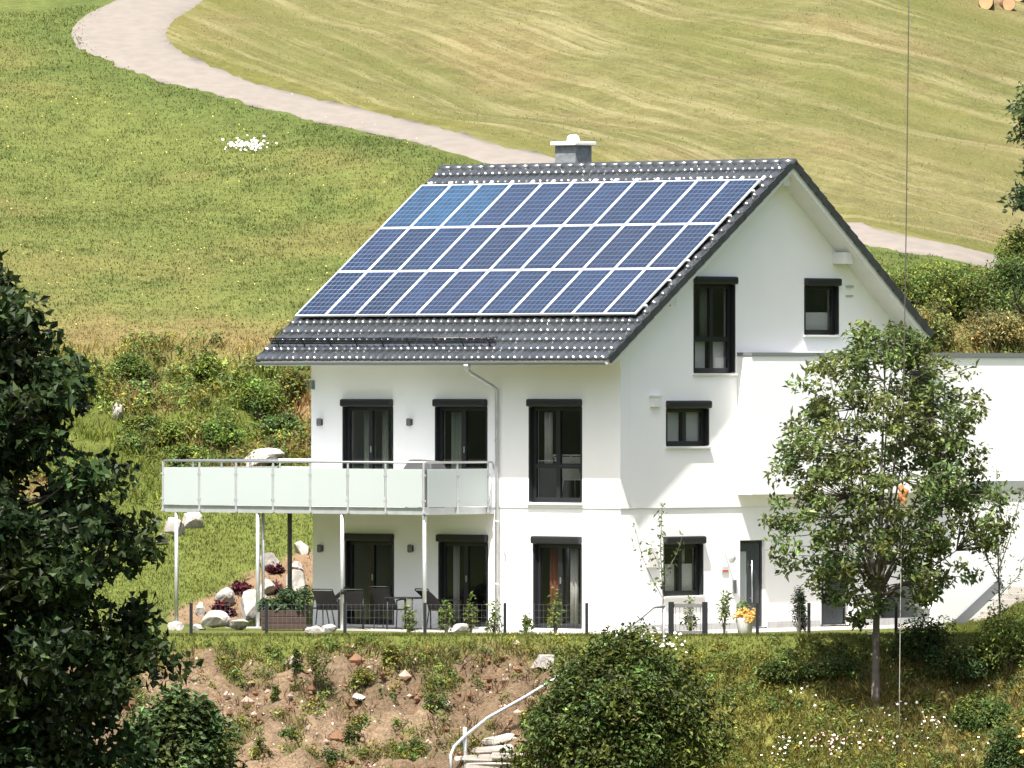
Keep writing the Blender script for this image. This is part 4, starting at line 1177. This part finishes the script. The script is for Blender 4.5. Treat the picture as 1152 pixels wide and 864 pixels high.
# shrubs behind the house on the right bank
SH = [ # x, ybase, rx, h, col, label
    (1020, 352, .95, 0.85, (0.108, 0.151, 0.035), 'bushy green shrub nearest the gable roof edge below the path'),
    (1062, 358, 1.0, 0.98, (0.101, 0.141, 0.034), 'wide green shrub in the middle of the bank right of the roof'),
    (1052, 320, .8, 0.42, (0.115, 0.157, 0.035), 'light green shrub right under the end of the path'),
    (1100, 364, .9, 0.85, (0.084, 0.115, 0.030), 'dark green shrub left of the right picture edge on the bank'),
    (1092, 328, .8, 0.47, (0.121, 0.151, 0.038), 'pale green shrub below the last bend of the path'),
    (1142, 352, .9, 1.02, (0.061, 0.092, 0.024), 'dark leafy shrub at the right picture edge above the garage'),
    (1146, 312, .6, 0.94, (0.115, 0.157, 0.034), 'feathery upright shrub at the right picture edge beside the path end'),
    (1045, 386, .8, 0.68, (0.135, 0.137, 0.041), 'low yellowish shrub just above the flat annex roof'),
    (1120, 392, .9, 0.68, (0.135, 0.124, 0.045), 'low tawny shrub just above the garage flashing'),
]
for i, (x, y, rx, h, c, lb) in enumerate(SH):
    p = ground_px(x, y, 18)
    bush('shrub', p, rx, rx*.8, h, 2600, c, .105, .045, lb, 'shrub', 'shrubs on the bank behind the house', 100+i, 30, up=.4, cl=.4, var=.38)
# grassy plume between shrubs and path
LB = [
    (235, 432, .45, 0.52, (0.109, 0.155, 0.032), 'leafy green shrub high on the rough bank left of the roof corner'),
    (318, 500, .62, 0.56, (0.051, 0.091, 0.026), 'dark green bush beside the house wall above the balcony'),
    (290, 470, .6, 0.68, (0.109, 0.162, 0.032), 'bright green bush on the bank left of the house wall'),
    (245, 500, .65, 0.41, (0.094, 0.141, 0.029), 'green bush on the bank above the middle of the balcony'),
    (195, 500, .55, 0.38, (0.123, 0.162, 0.036), 'yellow green bush on the bank above the left balcony end'),
    (160, 492, .5, 0.34, (0.109, 0.148, 0.032), 'low green bush by the grey boulder near the dark tree'),
    (150, 425, .5, 0.41, (0.087, 0.134, 0.029), 'green bush on the upper bank edge beside the dark tree top'),
    (328, 455, .4, 0.68, (0.145, 0.162, 0.043), 'tall yellowish herb bush touching the house wall under the eaves'),
    (205, 520, .5, 0.30, (0.102, 0.141, 0.029), 'low green bush just behind the left end of the balcony railing'),
]
for i, (x, y, rx, h, c, lb) in enumerate(LB):
    p = ground_px(x, y, 8)
    bush('shrub', p, rx, rx*.8, h, 1500, c, .095, .05, lb, 'shrub', 'shrubs on the bank left of the house', 140+i, 22, up=.5, cl=.42, var=.38)
RB = [
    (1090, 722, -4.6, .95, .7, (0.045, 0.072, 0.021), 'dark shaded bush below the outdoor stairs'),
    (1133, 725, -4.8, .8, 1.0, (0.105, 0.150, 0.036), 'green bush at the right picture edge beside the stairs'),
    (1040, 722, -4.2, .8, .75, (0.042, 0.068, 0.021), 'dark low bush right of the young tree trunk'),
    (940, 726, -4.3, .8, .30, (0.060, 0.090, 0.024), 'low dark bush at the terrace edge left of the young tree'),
    (1135, 850, -8.2, .55, 1.1, (0.053, 0.090, 0.027), 'bush with orange blossoms in the lower right corner'),
    (880, 745, -4.6, .6, .5, (0.083, 0.112, 0.027), 'small dark bush on the bank before the front door'),
    (1105, 768, -6.0, .75, .6, (0.075, 0.112, 0.027), 'spreading bush with white blossoms right of the hanging cord'),
]
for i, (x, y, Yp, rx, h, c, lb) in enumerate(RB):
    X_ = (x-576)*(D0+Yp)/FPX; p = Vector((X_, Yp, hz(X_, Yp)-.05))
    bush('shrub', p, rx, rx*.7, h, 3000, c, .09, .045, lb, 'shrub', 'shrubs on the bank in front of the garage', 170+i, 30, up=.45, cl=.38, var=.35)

SW = [(358, 782, .26, .75, 'tall dark green weed in the middle of the bare soil bank'), (408, 772, .34, .35, 'yellow green weed patch right of the middle of the soil bank'),
      (332, 760, .12, .45, 'slim upright weed on the upper soil bank'), (398, 838, .22, .40, 'dark weed low on the soil bank between the bushes'), (405, 815, .16, .22, 'small green weed tuft at the centre of the soil bank'),
      (490, 800, .34, .35, 'bright green weed patch right on the soil bank near the handrail'), (325, 832, .24, .28, 'broad low weed on the lower left of the soil bank'), (293, 852, .22, .35, 'weed beside the leafy bush on the soil bank'),
      (470, 852, .35, .3, 'pale green weed patch at the lower picture edge near the handrail foot'), (310, 790, .10, .3, 'little weed on the left part of the soil bank'), (440, 745, .2, .35, 'weed just under the grassy terrace edge'),
      (375, 858, .25, .25, 'low weed at the lower picture edge between the bushes')]
for i, (x, y, rx, h, lb) in enumerate(SW):
    p = ground_px(x, y, -14, -2.5)
    bush('weed_clump', p+Vector((0, 0, -.06)), rx, rx*.8, h, int(350+1800*rx*h), ((.075, .10, .025), (.12, .135, .03), (.05, .075, .02))[i % 3], .085, .032, lb, 'weed', 'weed clumps on the bare soil bank', 600+i, 12, up=.6, cl=.45, shell=.1, var=.4)
# big round bush in front
Xb = (700-576)*(D0-9)/FPX
gb = hz(Xb, -9)
bush('round_bush', (Xb-.03, -9, gb-.1), 2.5, 2.2, 2.85, 31000, (.046, .066, .015), .118, .068, 'large round dense green bush in front of the terrace beside the handrail', 'bush', None, 301, 230, 'leaf_gloss', .4, .5, .19, .5)
# leafy bush at lower left
p = at(196, 905, -20)
bush('leafy_bush', (p.x, -20, p.z-.6), 1.5, 1.3, 2.25, 9000, (.050, .080, .026), .15, .095, 'green leafy bush at the lower left picture edge under the dark tree', 'bush', None, 302, 90, 'leaf_gloss', .5, .5, .22, .34)

# ------------------------------------------------------------------ trees
def tree(name, base, env, ztop, zbot, n, clumps, col, L, W, label, cat, seed, trunk_h, tr, mat='leaf', rcl=.5, lean=(0, 0), forks=14, var=.32, shell=.35, flat=1.0, fill=.5, bark='bark', ymul=1.0, up=.5, cx=None, ex=1.3):
    """env(z) -> crown radius at height z above the base; cx(z) -> sideways shift"""
    r = np.random.default_rng(seed)
    cs = []; emax = max(env(zz) for zz in np.linspace(zbot, ztop, 12))
    while len(cs) < clumps:
        z = r.uniform(zbot, ztop); R_ = env(z)
        if r.uniform() > (R_/emax)**ex: continue
        an = r.uniform(0, 2*np.pi); q = r.uniform(fill**2, 1)**.5
        rr = max(0, R_-rcl*.45)*q*r.uniform(.88, 1.07)
        sx = cx(z) if cx else 0
        cs.append((rr*math.cos(an)+sx, rr*math.sin(an)*ymul, z))
    cs = np.array(cs)
    rs = rcl*r.uniform(.55, 1.25, (clumps, 1))*np.array([[1, 1, .62*flat]])
    pts, dr, ix = clump_points(cs, rs, n, r, shell)
    out = pts-np.array([[0, 0, (ztop+zbot)/2]]); out /= np.linalg.norm(out, axis=1, keepdims=True)+1e-6
    N = r.normal(size=(n, 3))*.6+out*.35+np.array([[0, 0, up]])
    tint = np.array(col)[None, :]*np.exp(r.normal(size=(clumps, 1))*var*.6)*(1+r.uniform(-.18, .12, (clumps, 1))*np.array([[1, 0, -.5]]))
    b = empty(name, base, 0, label, cat)
    v, f, c = leaf_cloud(pts, N, L, W, tint[ix], var, r=r)
    np_mesh('crown', v, f, M[mat], b, colors=c)
    t = MB()
    lx_, ly_ = lean
    path = [Vector((0, 0, -.4)), Vector((lx_*.2, ly_*.2, trunk_h*.35)), Vector((lx_*.5, ly_*.5, trunk_h*.7)), Vector((lx_, ly_, trunk_h))]
    t.tube(path, [tr*1.25, tr, tr*.9, tr*.8], 10)
    top = path[-1]
    main = []
    for k in range(forks):
        an = 2*math.pi*k/forks*2.4+r.uniform(-.3, .3); zt = zbot+(ztop-zbot)*(.25+.7*(k/forks))
        q = env(zt)*r.uniform(.3, .7)*(1-.5*k/forks)
        e = Vector((q*math.cos(an)+(cx(zt) if cx else 0), q*math.sin(an)*ymul, zt))
        m_ = top.lerp(e, .5)+Vector((0, 0, -.06*(e-top).length))
        if k == forks-1: e = Vector(((cx(ztop*.9) if cx else 0), 0, ztop*.95)); m_ = top.lerp(e, .5)
        t.tube([top-Vector((0, 0, .1)), m_, e], [tr*.55, tr*.34, tr*.12], 7, False); main.append((top, m_, e))
    for k in range(clumps):
        e = Vector(cs[k]); best = None
        for a, m_, q in main:
            for s in (.35, .6, .85, 1.0):
                p_ = a.lerp(m_, s*2) if s < .5 else m_.lerp(q, s*2-1)
                if p_.z > e.z+.3: continue
                d_ = (p_-e).length
                if best is None or d_ < best[0]: best = (d_, p_)
        if best is None: best = (0, top)
        m_ = best[1].lerp(e, .55)+Vector((0, 0, -.04*best[0]))
        t.tube([best[1], m_, e], [tr*.16, tr*.11, tr*.05], 5, False)
    t.build('trunk', M[bark], b, fix=False)
    return b
# young tree on the bank before the annex
YT = -5.4; sY = (D0+YT)/FPX
Xt = (985-576)*sY; zt0 = hz(Xt, YT)
zpx = lambda y: ZC+(432-y)*sY-zt0
zs = [zpx(y) for y in (700, 670, 640, 600, 555, 500, 450, 405, 375, 362)]
rs_ = [1.04*v*sY for v in (20, 75, 118, 138, 142, 128, 112, 88, 58, 20)]
cxs = [v*sY for v in (-25, 10, 10, 12, 12, 5, 8, 12, 15, 15)]
tree('young_tree', (Xt, YT, zt0), lambda z: float(np.interp(z, zs, rs_)), zpx(364), zpx(705), 19500, 360, (.096, .122, .038), .135, .080,
     'young broadleaf tree with slim trunk standing on the bank before the annex', 'tree', 401, zpx(668), .085, rcl=.33, lean=(.03, 0), forks=12, var=.42, shell=.1, fill=.34, ymul=.9,
     cx=lambda z: float(np.interp(z, zs, cxs)))
# dark tree in the left foreground
YD = -30; sD = (D0+YD)/FPX
xd = -75; Xd = (xd-576)*sD; zd_ = hz(Xd, YD)
zq = lambda y: ZC+(432-y)*sD-zd_
zs2 = [zq(y) for y in (960, 900, 840, 800, 765, 720, 680, 640, 600, 560, 520, 480, 440, 400, 370, 330, 290, 262)]
rs2 = [v*sD for v in (240, 265, 262, 250, 255, 272, 262, 268, 255, 222, 205, 190, 184, 174, 170, 135, 92, 36)]
tree('broadleaf_tree', (Xd, YD, zd_), lambda z: float(np.interp(z, zs2, rs2)), zq(268), zq(960), 64000, 560, (.018, .030, .009), .21, .15,
     'large dark leaved broadleaf tree filling the left foreground', 'tree', 402, zq(960)+.5, .28, 'leaf_gloss', .62, forks=16, var=.4, shell=.3, fill=.35, bark='bark_dark', up=.35, ex=.85)
# tree reaching in at the right edge
p = ground_px(1150, 300, 18); 
YR = p.y-2.0; sR = (D0+YR)/FPX; Xr = (1180-576)*sR; zr0 = hz(Xr, YR); zw = lambda y: ZC+(432-y)*sR-zr0
zs3 = [zw(y) for y in (275, 250, 220, 190, 160, 130, 100, 70)]; rs3 = [v*sR for v in (5, 35, 52, 42, 50, 62, 35, 8)]
tree('small_tree', (Xr, YR, zr0), lambda z: float(np.interp(z, zs3, rs3)), zw(75), zw(270), 3200, 70, (.045, .07, .024), .16, .085,
     'small tree with grey green leaves reaching in at the right picture edge', 'tree', 403, zw(262) if zw(262) > .4 else .5, .07, rcl=.38, forks=7, shell=.2, fill=.3)

def sapling(base, stems, label, seed, L, W, n, col, group=None, top=None):
    r = np.random.default_rng(seed); b = empty('sapling', base, 0, label, 'sapling', group)
    t = MB(); P = []
    for pts, rad in stems:
        pts = [Vector(q)-Vector(base) for q in pts]
        t.tube(pts, [rad*(1-.75*i/(len(pts)-1)) for i in range(len(pts))], 6)
        P.append(pts)
    t.build('trunk', M['bark'], b, fix=False)
    pp = []
    for pts in P:
        ln = sum((c-a).length for a, c in zip(pts, pts[1:]))
        for k in range(int(n*ln)):
            i = r.integers(0, len(pts)-1); s = r.uniform()
            q = pts[i].lerp(pts[i+1], s)
            if top is not None and q.z < top: continue
            pp.append([q.x+r.normal()*.07, q.y+r.normal()*.07, q.z+r.normal()*.04])
    pp = np.array(pp)
    v, f, c = leaf_cloud(pp, r.normal(size=(len(pp), 3))+np.array([[0, -.3, .5]]), L, W, col, .35, r=r)
    np_mesh('crown', v, f, M['leaf'], b, colors=c)
    return b
Ys = -2.2
a_ = lambda x, y: at(x, y, Ys)
sapling(a_(745, 718), [([a_(745, 720), a_(746, 670), a_(743, 620), a_(745, 565)], .022), ([a_(745, 672), a_(733, 650), a_(722, 625), a_(714, 592)], .013),
                       ([a_(745, 660), a_(752, 640), a_(762, 622), a_(768, 602)], .011), ([a_(743, 640), a_(735, 622), a_(728, 612)], .008)],
        'thin bare sapling with few leaves before the gable wall', 501, .11, .05, 26, (.07, .10, .028), top=1.0)
Yq = -3.4; b_ = lambda x, y: at(x, y, Yq)
sapling(b_(1126, 720), [([b_(1126, 725), b_(1124, 660), b_(1122, 600), b_(1121, 528)], .03), ([b_(1124, 640), b_(1136, 605), b_(1146, 565), b_(1152, 548)], .016),
                        ([b_(1124, 655), b_(1106, 620), b_(1098, 590), b_(1092, 575)], .014), ([b_(1124, 670), b_(1144, 650), b_(1160, 625)], .014), ([b_(1122, 610), b_(1110, 580), b_(1106, 560)], .01),
                        ([b_(1124, 680), b_(1140, 690), b_(1150, 670)], .01), ([b_(1124, 630), b_(1132, 590), b_(1134, 560)], .01)],
        'slender grey green sapling before the garage wall at the right', 502, .10, .035, 52, (.085, .105, .045), top=.6)
# small young plants along the fence
FP = [(502, 702, .55, 'leafy young plant between the patio doors at the fence'), (530, 698, .6, 'young plant in front of the second patio door'), (625, 700, .65, 'bright young plant in front of the third patio door'),
      (460, 700, .5, 'young plant left of the fence post before the garden chairs'), (590, 706, .35, 'small plant left of the third patio door'), (556, 700, .5, 'thin plant next to the downpipe foot'),
      (777, 700, .55, 'thin leafy plant inside the garden gate frame'), (815, 698, .7, 'tall thin herb between gate and yellow flowers'), (325, 690, .9, 'leafy green plant growing in the wooden planter')]
for i, (x, y, h, lb) in enumerate(FP):
    Yp = -2.0; X_ = (x-576)*(D0+Yp)/FPX
    if i == 8: continue
    bush('young_plant', (X_, Yp, .02), .16, .14, h, 190, (.10, .14, .03), .10, .05, lb, 'plant', 'young plants along the fence', 520+i, 9, cl=.45, shell=.1)
# conifer beside the post
bush('conifer_shrub', ((899-576)*(D0-2)/FPX, -2.0, .0), .17, .17, .78, 1500, (.03, .045, .018), .07, .03, 'small dark conifer beside the black fence post', 'shrub', None, 540, 24, cl=.3)
# red leaved plants of the rock garden
for i, (x, y, s, lb) in enumerate(((250, 690, .30, 'dark red leaved plant lowest in the rock garden'), (271, 664, .26, 'dark red leaved plant left of the twin balcony posts'),
                                   (309, 662, .22, 'dark red leaved plant between the twin posts and the dark rear post'), (309, 641, .22, 'dark red leaved plant below the large top boulder'))):
    p = ground_px(x, y, 2); 
    bush('red_leaf_plant', p+Vector((0, -.15, -.12)), s, s, s*.8, 420, (.055, .012, .018), .10, .07, lb, 'plant', 'red leaved plants in the rock garden', 560+i, 12, cl=.45)

# flowers: white clusters
def blossoms(name, pts, size, mat, label, cat, kind='stuff', group=None):
    r = np.random.default_rng(len(pts)); V = []; F = []
    for p in pts:
        c = np.array(p); n = np.array([r.normal()*.3, -.7+r.normal()*.2, .8]); n /= np.linalg.norm(n)
        a = np.cross(n, [1, 0, 0.1]); a /= np.linalg.norm(a); b = np.cross(n, a); s = size*r.uniform(.6, 1.3)
        k = len(V)
        V.append(c+n*s*.15); 
        for j in range(6):
            an = j*math.pi/3; V.append(c+(a*math.cos(an)+b*math.sin(an))*s); 
        V.append(c-n*s*.3)
        for j in range(6): F.append((k, k+1+j, k+1+(j+1) % 6)); F.append((k+7, k+1+(j+1) % 6, k+1+j))
    o = np_mesh(name, V, F, mat)
    return tag(o, label, cat, group, kind)
r9 = np.random.default_rng(99)
def fl_cluster(x, y, dx, dy, n, y0=-14, y1=110, lift=.22):
    out = []
    for _ in range(n):
        p = ground_px(x+r9.normal()*dx, y+r9.normal()*dy, y0, y1); out.append((p.x, p.y, p.z+lift*r9.uniform(.5, 1.2)))
    return out
blossoms('meadow_daisies', fl_cluster(278, 170, 11, 2.5, 110, 14), .032, M['petal'], 'patch of white daisies in the green meadow below the path', 'flowers')
pts = []
for x, y, dx, dy, n in ((912, 780, 10, 9, 16), (1035, 816, 18, 10, 18), (1095, 765, 10, 8, 12), (880, 850, 14, 8, 22), (1060, 830, 14, 8, 10), (985, 845, 30, 10, 14), (1005, 808, 8, 6, 6), (1110, 850, 20, 10, 8), (985, 716, 12, 4, 10), (975, 700, 6, 6, 8)):
    pts += fl_cluster(x, y, dx, dy, n, -14, -2.3)
pts += fl_cluster(745, 738, 12, 6, 34, -14, -3, .35)
blossoms('bank_flowers', pts, .027, M['petal'], 'scattered white blossoms over the grassy bank at the right', 'flowers')
blossoms('pink_flowers', fl_cluster(945, 843, 22, 8, 60, -14, -3)+fl_cluster(966, 697, 6, 5, 20, -14, -2.3, .3), .027, M['petal_p'], 'pale pink blossoms low on the right bank', 'flowers')
blossoms('yellow_meadow_flowers', [tuple(ground_px(r9.uniform(0, 480), r9.uniform(110, 380), 14)+Vector((0, 0, .14))) for _ in range(160)], .014, M['petal_y'], 'tiny yellow flowers scattered in the green meadow', 'flowers')
orr = [tuple(at(1152+r9.normal()*3, 828+r9.normal()*14, -8.6)) for _ in range(7)]
blossoms('orange_flowers', orr, .045, M['petal_o'], 'orange blossoms on the bush in the lower right corner', 'flowers')
# yellow flowers in a pale pot
yp = empty('flower_pot', (((838-576)*(D0-1.8)/FPX), -1.8, .0), 0, 'pale flower pot with yellow flowers before the front door', 'flower pot')
mb = MB(); mb.lathe([(.13, 0), (.15, .02), (.17, .2), (.20, .34), (.20, .37), (.17, .37), (.16, .3)], (0, 0, 0), 18); mb.build('pot', M['pot'], yp)
cs = np.array([[-.14, 0, .42], [0, -.05, .5], [.16, 0, .44], [.06, -.1, .36], [-.06, .05, .62]]); rs = np.full((5, 3), .13)
pp, dr, ix = clump_points(cs, rs, 420, r9, .3)
v, f, c = leaf_cloud(pp, dr+np.array([[0, -.3, .5]]), .08, .05, np.array([(.62, .44, .13) if k < 4 else (.10, .15, .04) for k in range(5)])[ix], .2, r=r9)
np_mesh('flowers', v, f, M['leaf'], yp, colors=c)

# wooden planter with shrubbery on the terrace
px_ = (322-576)*(D0+2.2)/FPX
pln = empty('wooden_planter', (px_, 2.2, 0), 0, 'brown wooden planter box full of leafy plants at the left terrace corner', 'planter')
mb = MB()
for x0, x1, y0, y1 in ((-.55, .45, -.22, -.19), (-.55, .45, .19, .22), (-.55, -.52, -.188, .188), (.42, .45, -.188, .188)):
    for k in range(3): mb.box(x0, x1, y0, y1, .03+k*.145, .165+k*.145)
for x in (-.5, .4):
    for y in (-.17, .17): mb.box(x-.02, x+.02, y-.018, y+.018, .0, .45)
mb.build('box', M['wood'], pln)
mb = MB(); mb.box(-.5, .4, -.185, .185, .36, .40); mb.build('soil', M['bark_dark'], pln)
cs = r9.uniform(-1, 1, (16, 3))*np.array([[.5, .16, .22]])+np.array([[-.05, 0, .62]]); rs = np.full((16, 3), .16)
pp, dr, ix = clump_points(cs, rs, 1500, r9, .2)
v, f, c = leaf_cloud(pp, dr+np.array([[0, -.3, .5]]), .10, .05, (.035, .06, .022), .4, r=r9)
np_mesh('foliage', v, f, M['leaf'], pln, colors=c)

# ------------------------------------------------------------------ garden furniture on the terrace
def chair(u, w, rot, lb, mats=('mesh', 'mesh'), hback=.86, z=.012, name='garden_chair', group='mesh garden chairs on the terrace'):
    p = l2w(u, w, z); c = empty(name, p, rot, lb, 'chair', group)
    mf, ms = M[mats[0]], M[mats[1]]
    # seat faces -y; backrest at +y
    mb = MB(); mb.box(-.25, .25, -.24, .24, .42, .445); mb.build('seat', ms, c, bevel=.01)
    mb = MB(); n = 6; pts = [(.20+.035*k+.006*k*k, .45+(hback-.45)*k/n) for k in range(n+1)]
    vs = []
    for y, zz in pts:
        hw_ = .25-.02*max(0, (zz-.85)/.2)
        vs += [(-hw_, y, zz), (hw_, y, zz), (hw_, y+.018, zz), (-hw_, y+.018, zz)]
    fs = [(4*i+k, 4*i+(k+1) % 4, 4*i+4+(k+1) % 4, 4*i+4+k) for i in range(n) for k in range(4)]+[(0, 1, 2, 3), (4*n, 4*n+1, 4*n+2, 4*n+3)]
    mb.add(vs, fs); mb.build('backrest', ms, c)
    for sx in (-1, 1):
        mb = MB(); mb.tube([(sx*.27, -.25, 0), (sx*.27, -.22, .43), (sx*.28, -.2, .64)], .014, 7); mb.build('leg', mf, c)
        mb = MB(); mb.tube([(sx*.27, .30, 0), (sx*.26, .22, .43), (sx*.265, .26, .64)], .014, 7); mb.build('leg', mf, c)
        mb = MB(); mb.tube([(sx*.28, -.22, .63), (sx*.285, -.1, .665), (sx*.28, .1, .66), (sx*.265, .26, .64)], .018, 7); mb.build('armrest', mf, c)
    mb = MB(); mb.tube([(-.25, pts[-1][0], hback), (-.22, pts[-1][0]+.01, hback+.035), (.22, pts[-1][0]+.01, hback+.035), (.25, pts[-1][0], hback)], .014, 7); mb.build('back_frame', mf, c)
    return c
chair(-8.05, -1.05, R(-90)+.25, 'charcoal mesh garden chair seen from the side left of the first patio door', hback=.86)
chair(-7.05, -1.75, R(180)-.3, 'charcoal mesh garden chair with its back to the camera before the first patio door')
chair(-6.45, -1.75, R(180)+.05-A*0, 'charcoal mesh garden chair with its back turned, beside a tall balcony post')
chair(-5.95, -1.0, R(200)-A, 'charcoal mesh garden chair right of the first patio door, pulled askew', hback=.92)
chair(-4.55, -.75, R(170)-A, 'charcoal mesh garden chair before the second patio door', hback=.88)
tb = empty('garden_table', l2w(-5.2, -1.2, .012), -A, 'low garden table with thin legs between the chairs before the second patio door', 'table')
mb = MB(); mb.box(-.42, .42, -.35, .35, .69, .72); mb.build('tabletop', M['mesh'], tb, bevel=.008)
for sx in (-1, 1):
    for sy in (-1, 1):
        mb = MB(); mb.tube([(sx*.38, sy*.31, 0), (sx*.37, sy*.30, .689)], .016, 8); mb.build('leg', M['mesh'], tb)
# covered grill on the balcony
gu = fac(478, 515, -1.2)[0]
gr = empty('covered_grill', l2w(gu, -1.2, zd1-.03), -A, 'grill under a dark cover on the balcony by the second balcony door', 'grill')
mb = MB()
vs = [(-.42, -.27, .02), (.42, -.27, .02), (.42, .27, .02), (-.42, .27, .02), (-.44, -.28, .85), (.44, -.28, .85), (.44, .28, .85), (-.44, .28, .85), (-.30, -.2, 1.09), (.36, -.2, 1.05), (.36, .2, 1.05), (-.30, .2, 1.09)]
mb.add(vs, [(3, 2, 1, 0), (0, 1, 5, 4), (1, 2, 6, 5), (2, 3, 7, 6), (3, 0, 4, 7), (4, 5, 9, 8), (5, 6, 10, 9), (6, 7, 11, 10), (7, 4, 8, 11), (8, 9, 10, 11)])
mb.build('cover', M['green_lacquer'], gr, bevel=.04)
mb = MB()
for sx in (-1, 1):
    for sy in (-1, 1): mb.tube([(sx*.36, sy*.22, 0), (sx*.36, sy*.22, .03)], .03, 8)
mb.build('wheels', M['dark'], gr)
# white dining chairs behind the tall window
chair(-2.05, .95, R(185)-A, 'white dining chair at the left inside the tall upper window', ('white', 'white'), .95, 2.925, 'dining_chair', 'white dining chairs behind the tall window')
chair(-1.45, .95, R(175)-A, 'white dining chair at the right inside the tall upper window', ('white', 'white'), .95, 2.925, 'dining_chair', 'white dining chairs behind the tall window')

# ------------------------------------------------------------------ hanging cord with orange ribbon
YC = -7.0; c0 = at(1012, 790, YC); gz_ = hz(c0.x, YC)
cd = empty('hanging_cord', (c0.x, YC, gz_), 0, 'thin vertical cord with an orange rag tied to it, in front of the young tree', 'cord')
q = lambda x, y: at(x, y, YC)-Vector((c0.x, YC, gz_))
mb = MB(); mb.tube([q(1023, -60), q(1022, 40), q(1019.5, 250), q(1017, 420), q(1015, 545)], .013, 6); mb.build('cord', M['cord'], cd)
mb = MB(); mb.tube([q(1014.5, 567), q(1013, 680), q(1012, 770), Vector((0, 0, -.2))], .010, 6); mb.build('pale_cord', M['cordw'], cd)
bm = bmesh.new(); bmesh.ops.create_icosphere(bm, subdivisions=3, radius=1)
for v in bm.verts:
    k = 1+.35*(float(vnoise(v.co.x*2.2+5, v.co.z*2.2+v.co.y*1.7, 12))-.5)*2
    v.co = Vector((v.co.x*.10*k+.03*math.sin(v.co.z*7), v.co.y*.06*k, v.co.z*.24*k))
me = bpy.data.meshes.new('rag'); bm.to_mesh(me); bm.free()
o = link('rag', me, M['ribbon'], cd); o.location = q(1015, 556)

# ------------------------------------------------------------------ logs at the top right
for i, (x, y, rad, lb) in enumerate(((1109, 2, .215, 'pale cut log, leftmost of the logs at the top right'), (1135, 4, .20, 'brown log, second of the logs at the top right'), (1146, -6, .2, 'grey log behind the others at the top right corner'))):
    p = ground_px(x, y+rad*38, 30)
    lg = empty('log', p+Vector((0, 0, rad*.9)), R((-4, 12, 3)[i]), lb, 'log', 'logs lying on the hay field')
    mb = MB(); pr = []
    n = 18; ang = [2*math.pi*k/n for k in range(n)]
    for y_ in (0.012, .5, 1.2, 1.9):
        for a in ang:
            rr = rad*(1+.05*math.sin(3*a+i)+.02*rnd.random()); pr.append((rr*math.cos(a), y_, rr*math.sin(a)))
    mb.add(pr, [(j*n+k, j*n+(k+1) % n, (j+1)*n+(k+1) % n, (j+1)*n+k) for j in range(3) for k in range(n)]+[tuple(range(54, 72))], True)
    mb.build('bark', M['log_bark'], lg)
    mb = MB(); pr = [(rad*.96*(1+.05*math.sin(3*a+i))*math.cos(a), y_, rad*.96*(1+.05*math.sin(3*a+i))*math.sin(a)) for y_ in (0, .03) for a in ang]
    mb.add(pr, [tuple(range(n)), tuple(range(n, 2*n))]+[(k, (k+1) % n, n+(k+1) % n, n+k) for k in range(n)]); mb.build('cut_face', M['log_end'], lg)
